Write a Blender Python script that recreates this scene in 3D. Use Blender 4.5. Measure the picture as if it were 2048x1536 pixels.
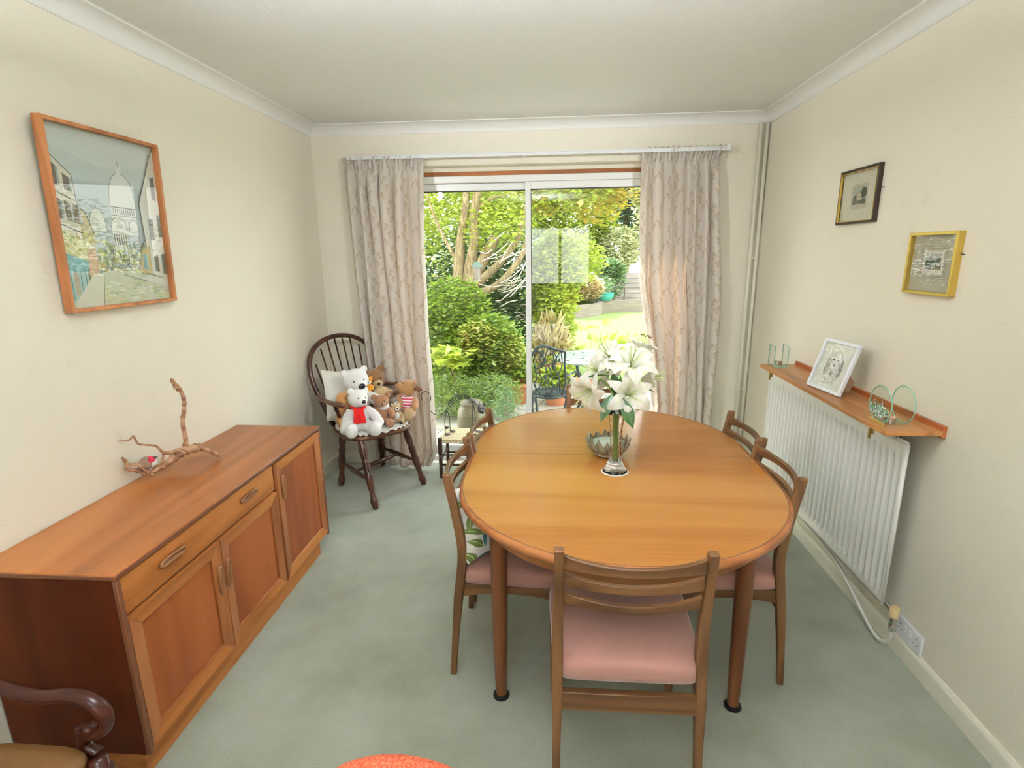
import bpy, bmesh, math, random
from mathutils import Vector, Matrix, Euler, noise as mnoise
R = math.radians
PI = math.pi
for o in list(bpy.data.objects): bpy.data.objects.remove(o)
SC = bpy.context.scene
COL = SC.collection

# ------------------------------------------------------------------ camera
RW, CEIL = 3.016, 2.40                      # room width and height; far wall at y = 0
FRONT = -6.3                                # wall behind the camera
f_px, yaw, pitch, roll = 1088.87, -0.077454, -0.234751, -0.012792
cd = bpy.data.cameras.new('camera'); cam = bpy.data.objects.new('camera', cd); COL.objects.link(cam)
cd.sensor_width = 36; cd.lens = f_px/2048*36; cd.clip_start = .02; cd.clip_end = 200
F = Vector((math.sin(yaw)*math.cos(pitch), math.cos(yaw)*math.cos(pitch), math.sin(pitch)))
R0 = Vector((math.cos(yaw), -math.sin(yaw), 0)); U0 = R0.cross(F)
Rv = R0*math.cos(roll)+U0*math.sin(roll); Uv = -R0*math.sin(roll)+U0*math.cos(roll)
M = Matrix((( Rv.x, Uv.x, -F.x, 1.6492), (Rv.y, Uv.y, -F.y, -3.8637), (Rv.z, Uv.z, -F.z, 1.5509), (0,0,0,1)))
cam.matrix_world = M
SC.camera = cam

# ------------------------------------------------------------------ world, sun, exposure
SC.view_settings.view_transform = 'Standard'
try: SC.view_settings.look = 'None'
except Exception: pass
SC.view_settings.gamma = 1; SC.view_settings.use_curve_mapping = False
SC.view_settings.exposure = 0.8
W = bpy.data.worlds.new('sky'); SC.world = W; W.use_nodes = True
wn = W.node_tree.nodes; wl = W.node_tree.links
bg = wn['Background']
tc = wn.new('ShaderNodeTexCoord'); sx = wn.new('ShaderNodeSeparateXYZ'); rp = wn.new('ShaderNodeValToRGB')
wl.new(tc.outputs['Generated'], sx.inputs[0]); wl.new(sx.outputs[2], rp.inputs[0]); wl.new(rp.outputs[0], bg.inputs[0])
rp.color_ramp.elements[0].color = (1, .985, .95, 1); rp.color_ramp.elements[0].position = .0
rp.color_ramp.elements[1].color = (.80, .90, 1.0, 1); rp.color_ramp.elements[1].position = .8
bg.inputs[1].default_value = 4.8
sd = bpy.data.lights.new('sun', 'SUN'); sun = bpy.data.objects.new('sun', sd); COL.objects.link(sun)
sd.energy = 9.0; sd.angle = R(.6); sd.color = (1, .93, .80)
sun.rotation_euler = Vector((.40, -.46, -.80)).to_track_quat('-Z', 'Y').to_euler()
sun.location = (-6, 10, 12)
# unseen fill lamps added to brighten the room, and light portals in the two glazed openings
def area(name, loc, rot, sx_, sy_, e, col=(1,1,1), portal=False):
    d = bpy.data.lights.new(name, 'AREA'); d.shape = 'RECTANGLE'; d.size = sx_; d.size_y = sy_; d.energy = e; d.color = col
    o = bpy.data.objects.new(name, d); COL.objects.link(o); o.location = loc; o.rotation_euler = rot
    if portal: d.cycles.is_portal = True
    return o
FILL_UPLIGHTS = ((1.5, -2.84, 62), (1.5, -4.75, 40))     # two fill uplights added out of view, throwing light up at the ceiling
for lx, ly, le in FILL_UPLIGHTS:
    pd = bpy.data.lights.new('fill_uplight', 'AREA'); pd.shape = 'DISK'; pd.size = .34; pd.energy = le; pd.color = (.87, .94, 1)
    up = bpy.data.objects.new('fill_uplight', pd); COL.objects.link(up); up.location = (lx, ly, 2.17); up.rotation_euler = (R(180), 0, 0)
FILL_SPOTS = (((2.80, -2.86, 2.27), (.75, 0, 1.5)), ((.22, -2.86, 2.27), (2.25, 0, 1.5)))   # two fill lights added above the view to brighten the garden end
for sl, st_ in FILL_SPOTS:
    qd = bpy.data.lights.new('fill_spot', 'SPOT'); qd.energy = 54; qd.spot_size = R(84); qd.spot_blend = 1; qd.shadow_soft_size = .05; qd.color = (.93, .97, 1)
    qo = bpy.data.objects.new('fill_spot', qd); COL.objects.link(qo); qo.location = sl; qo.rotation_euler = (Vector(st_)-Vector(sl)).to_track_quat('-Z', 'Y').to_euler()
area('garden_door_portal', (1.5, .16, 1.05), (R(-90), 0, 0), 1.9, 2.0, 1, portal=True)
area('front_window_portal', (1.76, FRONT-.1, 1.5), (R(90), 0, 0), 1.25, 1.2, 1, portal=True)

# ------------------------------------------------------------------ node helpers
class X:
    """a value in a node tree with arithmetic"""
    def __init__(s, t, v): s.t = t; s.v = v
    def _m(s, op, b=None, c=None):
        n = s.t.nodes.new('ShaderNodeMath'); n.operation = op
        for i, q in enumerate((s, b, c)):
            if q is None: continue
            q = q.v if isinstance(q, X) else q
            if isinstance(q, (int, float)): n.inputs[i].default_value = q
            else: s.t.links.new(q, n.inputs[i])
        return X(s.t, n.outputs[0])
    def __add__(s, b): return s._m('ADD', b)
    def __radd__(s, b): return s._m('ADD', b)
    def __sub__(s, b): return s._m('SUBTRACT', b)
    def __rsub__(s, b): return (s*-1)+b
    def __mul__(s, b): return s._m('MULTIPLY', b)
    def __rmul__(s, b): return s._m('MULTIPLY', b)
    def __truediv__(s, b): return s._m('DIVIDE', b)
    def sin(s): return s._m('SINE')
    def floor(s): return s._m('FLOOR')
    def fract(s): return s._m('FRACT')
    def abs(s): return s._m('ABSOLUTE')
    def lt(s, b): return s._m('LESS_THAN', b)
    def gt(s, b): return s._m('GREATER_THAN', b)
    def max(s, b): return s._m('MAXIMUM', b)
    def min(s, b): return s._m('MINIMUM', b)
    def mod(s, b): return s._m('FLOORED_MODULO', b)
    def sq(s): return s._m('MULTIPLY', s)

class Mat:
    def __init__(s, name):
        s.m = bpy.data.materials.new(name); s.m.use_nodes = True; s.t = s.m.node_tree
        s.b = s.t.nodes['Principled BSDF']; s.out = s.t.nodes['Material Output']
    def n(s, k): return s.t.nodes.new(k)
    def l(s, a, b): s.t.links.new(a, b)
    def coord(s, kind='Object', scale=(1,1,1), rot=(0,0,0), loc=(0,0,0)):
        c = s.n('ShaderNodeTexCoord'); m = s.n('ShaderNodeMapping'); s.l(c.outputs[kind], m.inputs[0])
        m.inputs['Scale'].default_value = scale; m.inputs['Rotation'].default_value = rot; m.inputs['Location'].default_value = loc
        return m.outputs[0]
    def xyz(s, v):
        q = s.n('ShaderNodeSeparateXYZ'); s.l(v, q.inputs[0]); return [X(s.t, o) for o in q.outputs]
    def noise(s, v, scale=5, detail=2, rough=.5, dist=0):
        q = s.n('ShaderNodeTexNoise'); s.l(v, q.inputs['Vector']); q.inputs['Scale'].default_value = scale
        q.inputs['Detail'].default_value = detail; q.inputs['Roughness'].default_value = rough; q.inputs['Distortion'].default_value = dist
        return q.outputs['Fac']
    def ramp(s, fac, stops):
        q = s.n('ShaderNodeValToRGB'); s.l(fac.v if isinstance(fac, X) else fac, q.inputs[0]); e = q.color_ramp.elements
        while len(e) < len(stops): e.new(.5)
        for i, (p, c) in enumerate(stops): e[i].position = p; e[i].color = (*c, 1) if len(c) == 3 else c
        return q.outputs[0]
    def mix(s, fac, a, b):
        q = s.n('ShaderNodeMix'); q.data_type = 'RGBA'
        for sock, v in ((q.inputs[0], fac), (q.inputs[6], a), (q.inputs[7], b)):
            if isinstance(v, X): v = v.v
            if isinstance(v, (int, float)): sock.default_value = v
            elif isinstance(v, tuple): sock.default_value = (*v, 1)
            else: s.l(v, sock)
        return q.outputs[2]
    def col(s, v):
        if isinstance(v, tuple): s.b.inputs['Base Color'].default_value = (*v, 1)
        else: s.l(v, s.b.inputs['Base Color'])
    def set(s, **k):
        for a, v in k.items():
            key = {'rough':'Roughness','metal':'Metallic','spec':'Specular IOR Level','coat':'Coat Weight','coatr':'Coat Roughness','trans':'Transmission Weight','ior':'IOR','sheen':'Sheen Weight','sss':'Subsurface Weight','alpha':'Alpha'}[a]
            s.b.inputs[key].default_value = v
    def bump(s, h, strength=.3, dist=.002):
        q = s.n('ShaderNodeBump'); q.inputs['Strength'].default_value = strength; q.inputs['Distance'].default_value = dist
        s.l(h.v if isinstance(h, X) else h, q.inputs['Height']); s.l(q.outputs[0], s.b.inputs['Normal']); return q
MATS = {}
def plain(name, c, rough=.5, metal=0, bump=0, bscale=200, coat=0, vary=.0, **k):
    if name in MATS: return MATS[name].m
    m = Mat(name); MATS[name] = m
    v = m.coord()
    if vary:
        nf = m.noise(v, 18, 3)
        m.col(m.mix(nf, tuple(x*(1-vary) for x in c), tuple(min(1, x*(1+vary)) for x in c)))
    else: m.col(c)
    m.set(rough=rough, metal=metal, coat=coat, **k)
    if bump: m.bump(m.noise(v, bscale, 3), bump, .002)
    return m.m
def wood(name, a, b, axis='x', scale=1.0, rough=.35, coat=.0, rings=5., dark=None, seam=None):
    m = Mat(name); MATS[name] = m
    st = {'x': (.12, 1, 1), 'y': (1, .12, 1), 'z': (1, 1, .12)}[axis]
    v = m.coord(scale=tuple(q*scale for q in st))
    n1 = m.noise(v, 3.2*rings/5, 3, .55, .4)
    w = (X(m.t, n1)*(rings*7)).sin()*.5+.5
    v2 = m.coord(scale=tuple(q*scale*(1 if q == 1 else .25) for q in st))
    n2 = m.noise(v2, 130, 3, .6)
    n3 = m.noise(v, 1.3, 2)
    fac = w*.46+X(m.t, n2)*.34+X(m.t, n3)*.20
    c = m.ramp(fac, [(.18, dark or tuple(x*.66 for x in a)), (.42, a), (.80, b)])
    if seam is not None:
        y = m.xyz(m.coord())[1]
        c = m.mix((y-seam).abs().lt(.0009), c, (.10, .04, .015))
    m.col(c); m.set(rough=rough, coat=coat, coatr=.12, spec=.28)
    m.bump(n2, .06, .0008)
    return m.m
def glass_mat(name, tint=(.97, .985, .975), gloss=.08):
    # flat sheet glass: clear straight through, mirror on the surface by Fresnel
    m = Mat(name); MATS[name] = m
    t = m.n('ShaderNodeBsdfTransparent'); t.inputs[0].default_value = (*tint, 1)
    g = m.n('ShaderNodeBsdfGlossy'); g.inputs['Roughness'].default_value = .0
    fr = m.n('ShaderNodeLayerWeight'); fr.inputs[0].default_value = .5
    f5 = X(m.t, fr.outputs['Facing']); f5 = (f5.sq()).sq()*f5*.9+gloss*.45
    mx = m.n('ShaderNodeMixShader'); m.l(f5.v, mx.inputs[0]); m.l(t.outputs[0], mx.inputs[1]); m.l(g.outputs[0], mx.inputs[2])
    m.l(mx.outputs[0], m.out.inputs[0]); return m.m
def leaf_mat(name, cols, tr=.55, scale=9):
    m = Mat(name); MATS[name] = m
    nf = m.noise(m.coord(), scale, 4, .75)
    stops = [(.3+.4*i/(len(cols)-1), c) for i, c in enumerate(cols)]
    c = m.ramp(nf, stops)
    d = m.n('ShaderNodeBsdfDiffuse'); tl = m.n('ShaderNodeBsdfTranslucent'); m.l(c, d.inputs[0]); m.l(c, tl.inputs[0])
    g = m.n('ShaderNodeBsdfGlossy'); g.inputs['Roughness'].default_value = .35; g.inputs[0].default_value = (.9, .95, 1, 1)
    mx = m.n('ShaderNodeMixShader'); mx.inputs[0].default_value = tr; m.l(d.outputs[0], mx.inputs[1]); m.l(tl.outputs[0], mx.inputs[2])
    m2 = m.n('ShaderNodeMixShader'); m2.inputs[0].default_value = .05; m.l(mx.outputs[0], m2.inputs[1]); m.l(g.outputs[0], m2.inputs[2])
    m.l(m2.outputs[0], m.out.inputs[0]); return m.m

# ------------------------------------------------------------------ mesh helpers
class MB:
    def __init__(s): s.v = []; s.f = []; s.mi = []; s.uv = None; s.T = None
    def _add(s, vs, fs, mi=0):
        o = len(s.v)
        s.v += [tuple(s.T @ Vector(q)) if s.T else tuple(q) for q in vs]
        s.f += [tuple(i+o for i in q) for q in fs]; s.mi += [mi]*len(fs)
    def box(s, x0, y0, z0, x1, y1, z1, mi=0):
        s._add([(x0,y0,z0),(x1,y0,z0),(x1,y1,z0),(x0,y1,z0),(x0,y0,z1),(x1,y0,z1),(x1,y1,z1),(x0,y1,z1)],
               [(0,3,2,1),(4,5,6,7),(0,1,5,4),(1,2,6,5),(2,3,7,6),(3,0,4,7)], mi); return s
    def loft(s, rings, closed=True, cap=True, mi=0):
        n = len(rings[0]); vs = [q for r in rings for q in r]; fs = []
        for i in range(len(rings)-1):
            for j in range(n if closed else n-1):
                k = (j+1) % n; fs.append((i*n+j, i*n+k, (i+1)*n+k, (i+1)*n+j))
        if cap and closed: fs.append(tuple(range(n-1, -1, -1))); fs.append(tuple(range((len(rings)-1)*n, len(rings)*n)))
        s._add(vs, fs, mi); return s
    def tube(s, pts, rad, seg=10, mi=0, flat=None, cap=True):
        pts = [Vector(q) for q in pts]; n = len(pts)
        rads = rad if isinstance(rad, (list, tuple)) else [rad]*n
        rings = []; up = None
        for i in range(n):
            d = (pts[min(i+1, n-1)]-pts[max(i-1, 0)])
            if d.length < 1e-9: d = Vector((0,0,1))
            d.normalize()
            if up is None:
                up = Vector((0,0,1)) if abs(d.z) < .9 else Vector((0,1,0))
            a = d.cross(up)
            if a.length < 1e-5: a = d.cross(Vector((1,0,0)))
            a.normalize(); up = a.cross(d).normalized()
            fa, fb = flat if flat else (1, 1)
            rings.append([pts[i]+a*(math.cos(t)*rads[i]*fa)+up*(math.sin(t)*rads[i]*fb) for t in [2*PI*k/seg for k in range(seg)]])
        return s.loft(rings, True, cap, mi)
    def lathe(s, prof, c=(0,0,0), seg=32, mi=0, cap=True):
        s.loft([[(c[0]+r*math.cos(2*PI*k/seg), c[1]+r*math.sin(2*PI*k/seg), c[2]+z) for k in range(seg)] for r, z in prof], True, cap, mi); return s
    def ell(s, c, r, rot=None, u=16, w=10, mi=0):
        if isinstance(r, (int, float)): r = (r, r, r)
        m = (Euler(rot).to_matrix() if rot else Matrix.Identity(3)); c = Vector(c)
        vs = [c+m@Vector((0,0,-r[2]))]; fs = []
        for i in range(1, w):
            p = -PI/2+PI*i/w
            for j in range(u):
                t = 2*PI*j/u; vs.append(c+m@Vector((r[0]*math.cos(p)*math.cos(t), r[1]*math.cos(p)*math.sin(t), r[2]*math.sin(p))))
        vs.append(c+m@Vector((0,0,r[2]))); e = len(vs)-1
        for j in range(u): fs.append((0, 1+(j+1) % u, 1+j))
        for i in range(w-2):
            for j in range(u):
                a = 1+i*u+j; b = 1+i*u+(j+1) % u; fs.append((a, b, b+u, a+u))
        for j in range(u): fs.append((e, 1+(w-2)*u+j, 1+(w-2)*u+(j+1) % u))
        s._add(vs, fs, mi); return s
    def grid(s, fn, nu, nv, mi=0):
        vs = [fn(i/nu, j/nv) for j in range(nv+1) for i in range(nu+1)]
        fs = [(j*(nu+1)+i, j*(nu+1)+i+1, (j+1)*(nu+1)+i+1, (j+1)*(nu+1)+i) for j in range(nv) for i in range(nu)]
        s._add(vs, fs, mi); return s
    def poly(s, pts, mi=0): s._add(pts, [tuple(range(len(pts)))], mi); return s
    def prism(s, pts, d, mi=0):
        d = Vector(d); a = [Vector(q) for q in pts]; return s.loft([a, [q+d for q in a]], True, True, mi)
    def build(s, name, mats, parent=None, smooth=False, bevel=0, bseg=2, sub=0, solid=0, auto=True, remesh=0, disp=0):
        if not isinstance(mats, (list, tuple)): mats = [mats]
        me = bpy.data.meshes.new(name)
        vs = s.v
        if parent is not None and parent.name in WORLDC:
            L = WORLDC[parent.name]; vs = [(a-L[0], b-L[1], c-L[2]) for a, b, c in vs]
        me.from_pydata(vs, [], s.f); me.validate()
        for m in mats: me.materials.append(m)
        if len(me.polygons) == len(s.mi): me.polygons.foreach_set('material_index', s.mi)
        if s.uv:
            lay = me.uv_layers.new(name='UVMap')
            for lp in me.loops: lay.data[lp.index].uv = s.uv[lp.vertex_index]
        o = bpy.data.objects.new(name, me); COL.objects.link(o)
        if parent is not None:
            o.parent = parent
            if parent.name in WORLDC: WORLDC[o.name] = WORLDC[parent.name]
        bm = bmesh.new(); bm.from_mesh(me); bmesh.ops.recalc_face_normals(bm, faces=bm.faces); bm.to_mesh(me); bm.free()
        if remesh:
            q = o.modifiers.new('r', 'REMESH'); q.mode = 'VOXEL'; q.voxel_size = remesh; q.use_smooth_shade = True
            q = o.modifiers.new('s', 'SMOOTH'); q.iterations = 4; q.factor = .5
            if disp:
                t = bpy.data.textures.new('fur', 'CLOUDS'); t.noise_scale = .008; t.noise_depth = 1
                q = o.modifiers.new('d', 'DISPLACE'); q.texture = t; q.strength = disp; q.mid_level = .5; q.texture_coords = 'LOCAL'
        if solid:
            q = o.modifiers.new('t', 'SOLIDIFY'); q.thickness = solid; q.offset = 0
        if bevel:
            q = o.modifiers.new('b', 'BEVEL'); q.width = bevel; q.segments = bseg; q.limit_method = 'ANGLE'; q.angle_limit = R(35)
        if sub:
            q = o.modifiers.new('u', 'SUBSURF'); q.levels = sub; q.render_levels = sub
        if smooth or bevel or sub:
            for p in me.polygons: p.use_smooth = True
            if (bevel or smooth == 'auto') and not sub:
                try: me.set_sharp_from_angle(angle=R(40))
                except Exception: pass
        return o
WORLDC = {}
def tag(o, label=None, cat=None, group=None, kind=None):
    if label: o['label'] = label
    if cat: o['category'] = cat
    if group: o['group'] = group
    if kind: o['kind'] = kind
    return o
def thing(name, label, cat, loc=(0,0,0), rz=0, group=None, world=True, rot=None):
    """Empty at the thing's base; with world=True its parts are given in room coordinates"""
    o = bpy.data.objects.new(name, None); COL.objects.link(o); o.empty_display_size = .05
    o.location = loc; o.rotation_euler = rot if rot else (0,0,rz)
    if world: WORLDC[o.name] = tuple(loc)
    return tag(o, label, cat, group)
def struct(name, mb, mat, parent=None, label=None, **k):
    o = mb.build(name, mat, parent, **k)
    if parent is None: o['kind'] = 'structure'
    if label: o['label'] = label
    return o
KIDS = {}
def copy_tree(o, parent=None):
    c = o.copy(); COL.objects.link(c); c.parent = parent
    for ch in [q for q in list(bpy.data.objects) if q.parent == o]: copy_tree(ch, c)
    return c
def lerp(a, b, t): return a+(b-a)*t
def pl(pts, t):
    """piecewise-linear lookup in [(x, y)...]"""
    if t <= pts[0][0]: return pts[0][1]
    for (a, b), (c, d) in zip(pts, pts[1:]):
        if t <= c: return b+(d-b)*(t-a)/(c-a)
    return pts[-1][1]
def spline(pts, n=8):
    """Catmull-Rom through points"""
    P = [Vector(q) for q in pts]; out = []
    for i in range(len(P)-1):
        a = P[max(i-1, 0)]; b = P[i]; c = P[i+1]; d = P[min(i+2, len(P)-1)]
        for k in range(n):
            t = k/n; out.append(.5*((2*b)+(c-a)*t+(2*a-5*b+4*c-d)*t*t+(3*b-a-3*c+d)*t**3))
    out.append(P[-1]); return out
def rad_at(rs, n):
    m = len(rs); return [pl(list(enumerate(rs)), i*(m-1)/(n-1)) for i in range(n)]

# ------------------------------------------------------------------ materials
def wallpaper():
    m = Mat('cream_wallpaper'); MATS['wp'] = m
    c = m.coord()
    x, y, z = m.xyz(c)
    hz = x+y                                # runs along whichever wall this is
    cz = z/.105; row = cz.floor()
    cx = (hz/.13)+(row*.37).fract()
    fx = cx.fract()-.5; fz = cz.fract()-.5
    ch = (fx*.13).abs().max((fz*.105).abs())
    rnd = ((cx.floor()*12.9898+row*78.233).sin()*43758.5).abs().fract()
    rings = ((ch/.0042)*3.14159).sin()*ch.lt(.017)*rnd.gt(.45)
    gap = 1-(fx.gt(0)*(fz.abs()).lt(.05))
    nz = X(m.t, m.noise(c, 260, 2))
    m.bump(rings*gap*.8+nz*.3, .32, .0018)
    n2 = m.noise(c, 1.3, 2)
    m.col(m.mix(n2, (.79, .74, .625), (.82, .77, .655))); m.set(rough=.62, spec=.3)
    return m.m
WP = wallpaper()
def ceiling_mat():
    m = Mat('stippled_ceiling_paint'); c = m.coord()
    m.bump(m.noise(c, 120, 4, .7), .55, .004); m.col((.80, .805, .79)); m.set(rough=.7)
    return m.m
CM = ceiling_mat()
def carpet_mat():
    m = Mat('sage_green_carpet'); c = m.coord()
    n1 = m.noise(c, 2.2, 3, .6); n2 = m.noise(c, 150, 4, .85); n3 = m.noise(c, 30, 2)
    base = m.ramp(n1, [(.32, (.275, .285, .215)), (.5, (.335, .355, .275)), (.7, (.395, .415, .335))])
    dk = m.mix(n2, (.55, .55, .55), (1.42, 1.42, 1.42))
    q = m.n('ShaderNodeMix'); q.data_type = 'RGBA'; q.blend_type = 'MULTIPLY'; q.inputs[0].default_value = .75
    m.l(base, q.inputs[6]); m.l(dk, q.inputs[7]); m.col(q.outputs[2]); m.set(rough=.95, spec=.1, sheen=.3)
    m.bump(X(m.t, n2)*.6+X(m.t, n3)*.4, .7, .006)
    return m.m
CARPET = carpet_mat()
WHITE = plain('white_gloss_paint', (.82, .80, .75), .3)
CREAMP = plain('cream_gloss_paint', (.80, .76, .64), .3, bump=.04, bscale=20)
UPVC = plain('white_aluminium', (.80, .80, .78), .28)
TEAK = wood('honey_teak_side', (.41, .135, .030), (.52, .195, .048), 'y', 1.0, .36, .0)
TEAKV = wood('red_teak_panel', (.32, .080, .019), (.40, .112, .028), 'z', 1.0, .4, .0, rings=3)
TEAKE = wood('teak_end_grain_long', (.27, .07, .02), (.32, .095, .03), 'z', 1.0, .3, .15)
TEAKD = plain('dark_teak_edge', (.17, .055, .022), .35)
TEAKH = wood('teak_handle', (.27, .12, .05), (.34, .16, .07), 'z', 1, .4)
TABLEW = wood('honey_teak_table', (.41, .170, .040), (.47, .212, .056), 'x', .7, .17, .0, rings=3, dark=(.34, .125, .027), seam=.055)
MATS['honey_teak_table'].set(spec=.24)
TRIM = wood('teak_table_edge', (.33, .115, .035), (.42, .16, .05), 'x', 1, .3, .2)
CHAIRW = wood('brown_afromosia', (.135, .060, .023), (.20, .092, .034), 'z', 1.6, .38, .05)
CHAIRWX = wood('brown_afromosia_rail', (.135, .060, .023), (.20, .092, .034), 'x', 1.6, .38, .05)
PINK = plain('dusty_pink_velvet', (.40, .19, .15), .85, bump=.15, bscale=400, vary=.12, sheen=.5)
OAKD = wood('dark_windsor_elm', (.050, .016, .010), (.085, .028, .015), 'z', 1.5, .28, .3)
OAKM = wood('worn_windsor_seat', (.11, .04, .018), (.19, .07, .028), 'x', 1.5, .3, .3)
MAHOG = wood('dark_mahogany', (.045, .009, .005), (.075, .016, .008), 'x', 1.5, .3, .1)
WHITEC = plain('white_cotton', (.80, .78, .72), .9, bump=.2, bscale=160)
BLACKM = plain('black_iron', (.02, .02, .022), .4, .6)
GLASS = glass_mat('window_glass')
CHROME = plain('chrome', (.7, .7, .7), .15, 1)
BRASS = plain('dull_brass', (.42, .28, .10), .35, .9)

# ------------------------------------------------------------------ the room shell
m = MB(); m.box(-.15, FRONT-.15, -.12, RW+.15, .0, 0); struct('floor', m, CARPET)
m = MB(); m.box(-.15, FRONT-.15, CEIL, RW+.15, .30, CEIL+.12); struct('ceiling', m, CM)
m = MB(); m.box(-.15, FRONT-.15, 0, 0, .0, CEIL); struct('wall_left', m, WP)
m = MB(); m.box(RW, FRONT-.15, 0, RW+.15, .0, CEIL); struct('wall_right', m, WP)
DX0, DX1, DZ = .52, 2.50, 2.135            # opening of the garden door
m = MB(); m.box(-.15, 0, -.3, DX0, .30, CEIL); m.box(DX1, 0, -.3, RW+.15, .30, CEIL); m.box(DX0, 0, DZ, DX1, .30, CEIL)
m.box(DX0, .09, 2.105, DX1, .20, DZ)
m.box(DX0, 0, -.3, DX1, .30, 0)
struct('wall_far', m, WP)
# wall behind the camera with the front window
WX0, WX1, WZ0, WZ1 = 1.17, 2.35, .95, 2.05
m = MB(); m.box(0, FRONT-.15, 0, RW, FRONT, WZ0); m.box(0, FRONT-.15, WZ1, RW, FRONT, CEIL)
m.box(0, FRONT-.15, WZ0, WX0, FRONT, WZ1); m.box(WX1, FRONT-.15, WZ0, RW, FRONT, WZ1); struct('wall_near', m, WP)
m = MB()
for x in (WX0, 1.74, WX1-.05): m.box(x, FRONT-.1, WZ0, x+.05, FRONT-.05, WZ1)
for z in (WZ0, WZ1-.05): m.box(WX0, FRONT-.1, z, WX1, FRONT-.05, z+.05)
w1 = struct('window_1', m, UPVC)
m = MB(); m.box(WX0, FRONT-.078, WZ0, WX1, FRONT-.072, WZ1); struct('window_pane', m, GLASS, w1)
# cove cornice
def cove(p0, p1, nrm, ext0, ext1):
    m = MB(); CV, CH = .0586, .0739
    prof = [(0, CEIL-CV-.004), (.004, CEIL-CV-.004), (.005, CEIL-CV)]
    for k in range(9):
        t = k/8*PI/2
        prof.append((.006+(CH-.012)*(1-math.cos(t)), CEIL-CV+(CV-.006)*math.sin(t)))
    prof += [(CH-.005, CEIL-.005), (CH, CEIL-.004), (CH, CEIL+.002), (0, CEIL+.002)]
    p0 = Vector(p0); p1 = Vector(p1); d = (p1-p0).normalized(); n = Vector(nrm)
    rings = []
    for p, s in ((p0, ext0), (p1, ext1)):
        rings.append([p+n*a+d*(a*s)+Vector((0,0,b)) for a, b in prof])
    m.loft(rings); return m
COVEM = plain('white_cornice_paint', (.78, .775, .75), .45)
struct('trim_1', cove((0,0,0), (RW,0,0), (0,-1,0), 1, -1), COVEM, smooth='auto')
struct('trim_2', cove((0,FRONT,0), (0,0,0), (1,0,0), 0, -1), COVEM, smooth='auto')
struct('trim_3', cove((RW,FRONT,0), (RW,0,0), (-1,0,0), 0, -1), COVEM, smooth='auto')
# skirting
def skirt(a, b, n, h=.085, t=.015):
    a = Vector(a); b = Vector(b); n = Vector(n)
    pr = [(0,0), (t,0), (t,h-.02), (t*.85,h-.01), (t*.4,h-.001), (0,h)]
    m = MB(); m.loft([[p+n*x+Vector((0,0,z)) for x, z in pr] for p in (a, b)]); return m
struct('baseboard_left', skirt((0,FRONT,0), (0,0,0), (1,0,0)), CREAMP, smooth='auto')
struct('baseboard_right', skirt((RW,FRONT,0), (RW,0,0), (-1,0,0), .078), CREAMP, smooth='auto')
m = skirt((0.015,0,0), (DX0,0,0), (0,-1,0)); m2 = skirt((DX1,0,0), (RW-.015,0,0), (0,-1,0)); m._add(m2.v, m2.f)
struct('baseboard_far', m, CREAMP, smooth='auto')
# garden door: timber lining strip, white sliding frames, glass
m = MB(); m.box(DX0, .098, 2.079, DX1, .20, 2.105)
d1 = struct('door_1', m, wood('timber_lining', (.42, .15, .05), (.52, .21, .075), 'x', 1.5, .5))
m = MB()
m.box(DX0, .10, 2.035, DX1, .19, 2.079); m.box(DX0, .10, -.02, DX0+.05, .19, 2.035); m.box(DX1-.05, .10, -.02, DX1, .19, 2.035)
m.box(DX0, .06, -.02, DX1, .19, .03)
struct('door_frame', m, UPVC, d1, bevel=.003)
def leaf_(x0, x1, y, st0, st1, nm):
    m = MB(); m.box(x0, y, .03, x0+st0, y+.035, 2.034); m.box(x1-st1, y, .03, x1, y+.035, 2.034)
    m.box(x0+st0, y, 1.985, x1-st1, y+.035, 2.034); m.box(x0+st0, y, .03, x1-st1, y+.035, .09)
    o = struct(nm, m, UPVC, d1, bevel=.002)
    m = MB(); g = .004
    m.box(x0+st0, y-.001, 1.981, x1-st1, y+.036, 1.985); m.box(x0+st0, y+.004, .09, x0+st0+g, y+.03, 1.981); m.box(x1-st1-g, y+.004, .09, x1-st1, y+.03, 1.981)
    struct('gasket', m, plain('black_rubber', (.01,.01,.01), .6), o)
    m = MB(); m.box(x0+st0, y+.014, .09, x1-st1, y+.020, 1.985); struct('glass_pane', m, GLASS, o)
leaf_(DX0+.05, 1.487, .145, .05, .036, 'fixed_frame')
leaf_(1.450, DX1-.05, .102, .038, .05, 'sliding_frame')

# ------------------------------------------------------------------ pipes in the right corner
pt = thing('heating_pipe', 'pair of cream painted pipes running up the corner beside the right curtain', 'pipes', (2.975, -.03, 0))
for px_ in (2.956, 2.996):
    m = MB(); m.tube([(px_, -.022, 0), (px_, -.022, CEIL-.058)], .0115, 16); m.build('pipe', CREAMP, pt, smooth=True)
for z in (.6, 1.5):
    m = MB(); m.box(2.938, -.028, z, 3.012, 0, z+.012); m.build('pipe_clip', CREAMP, pt, bevel=.002)

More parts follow.
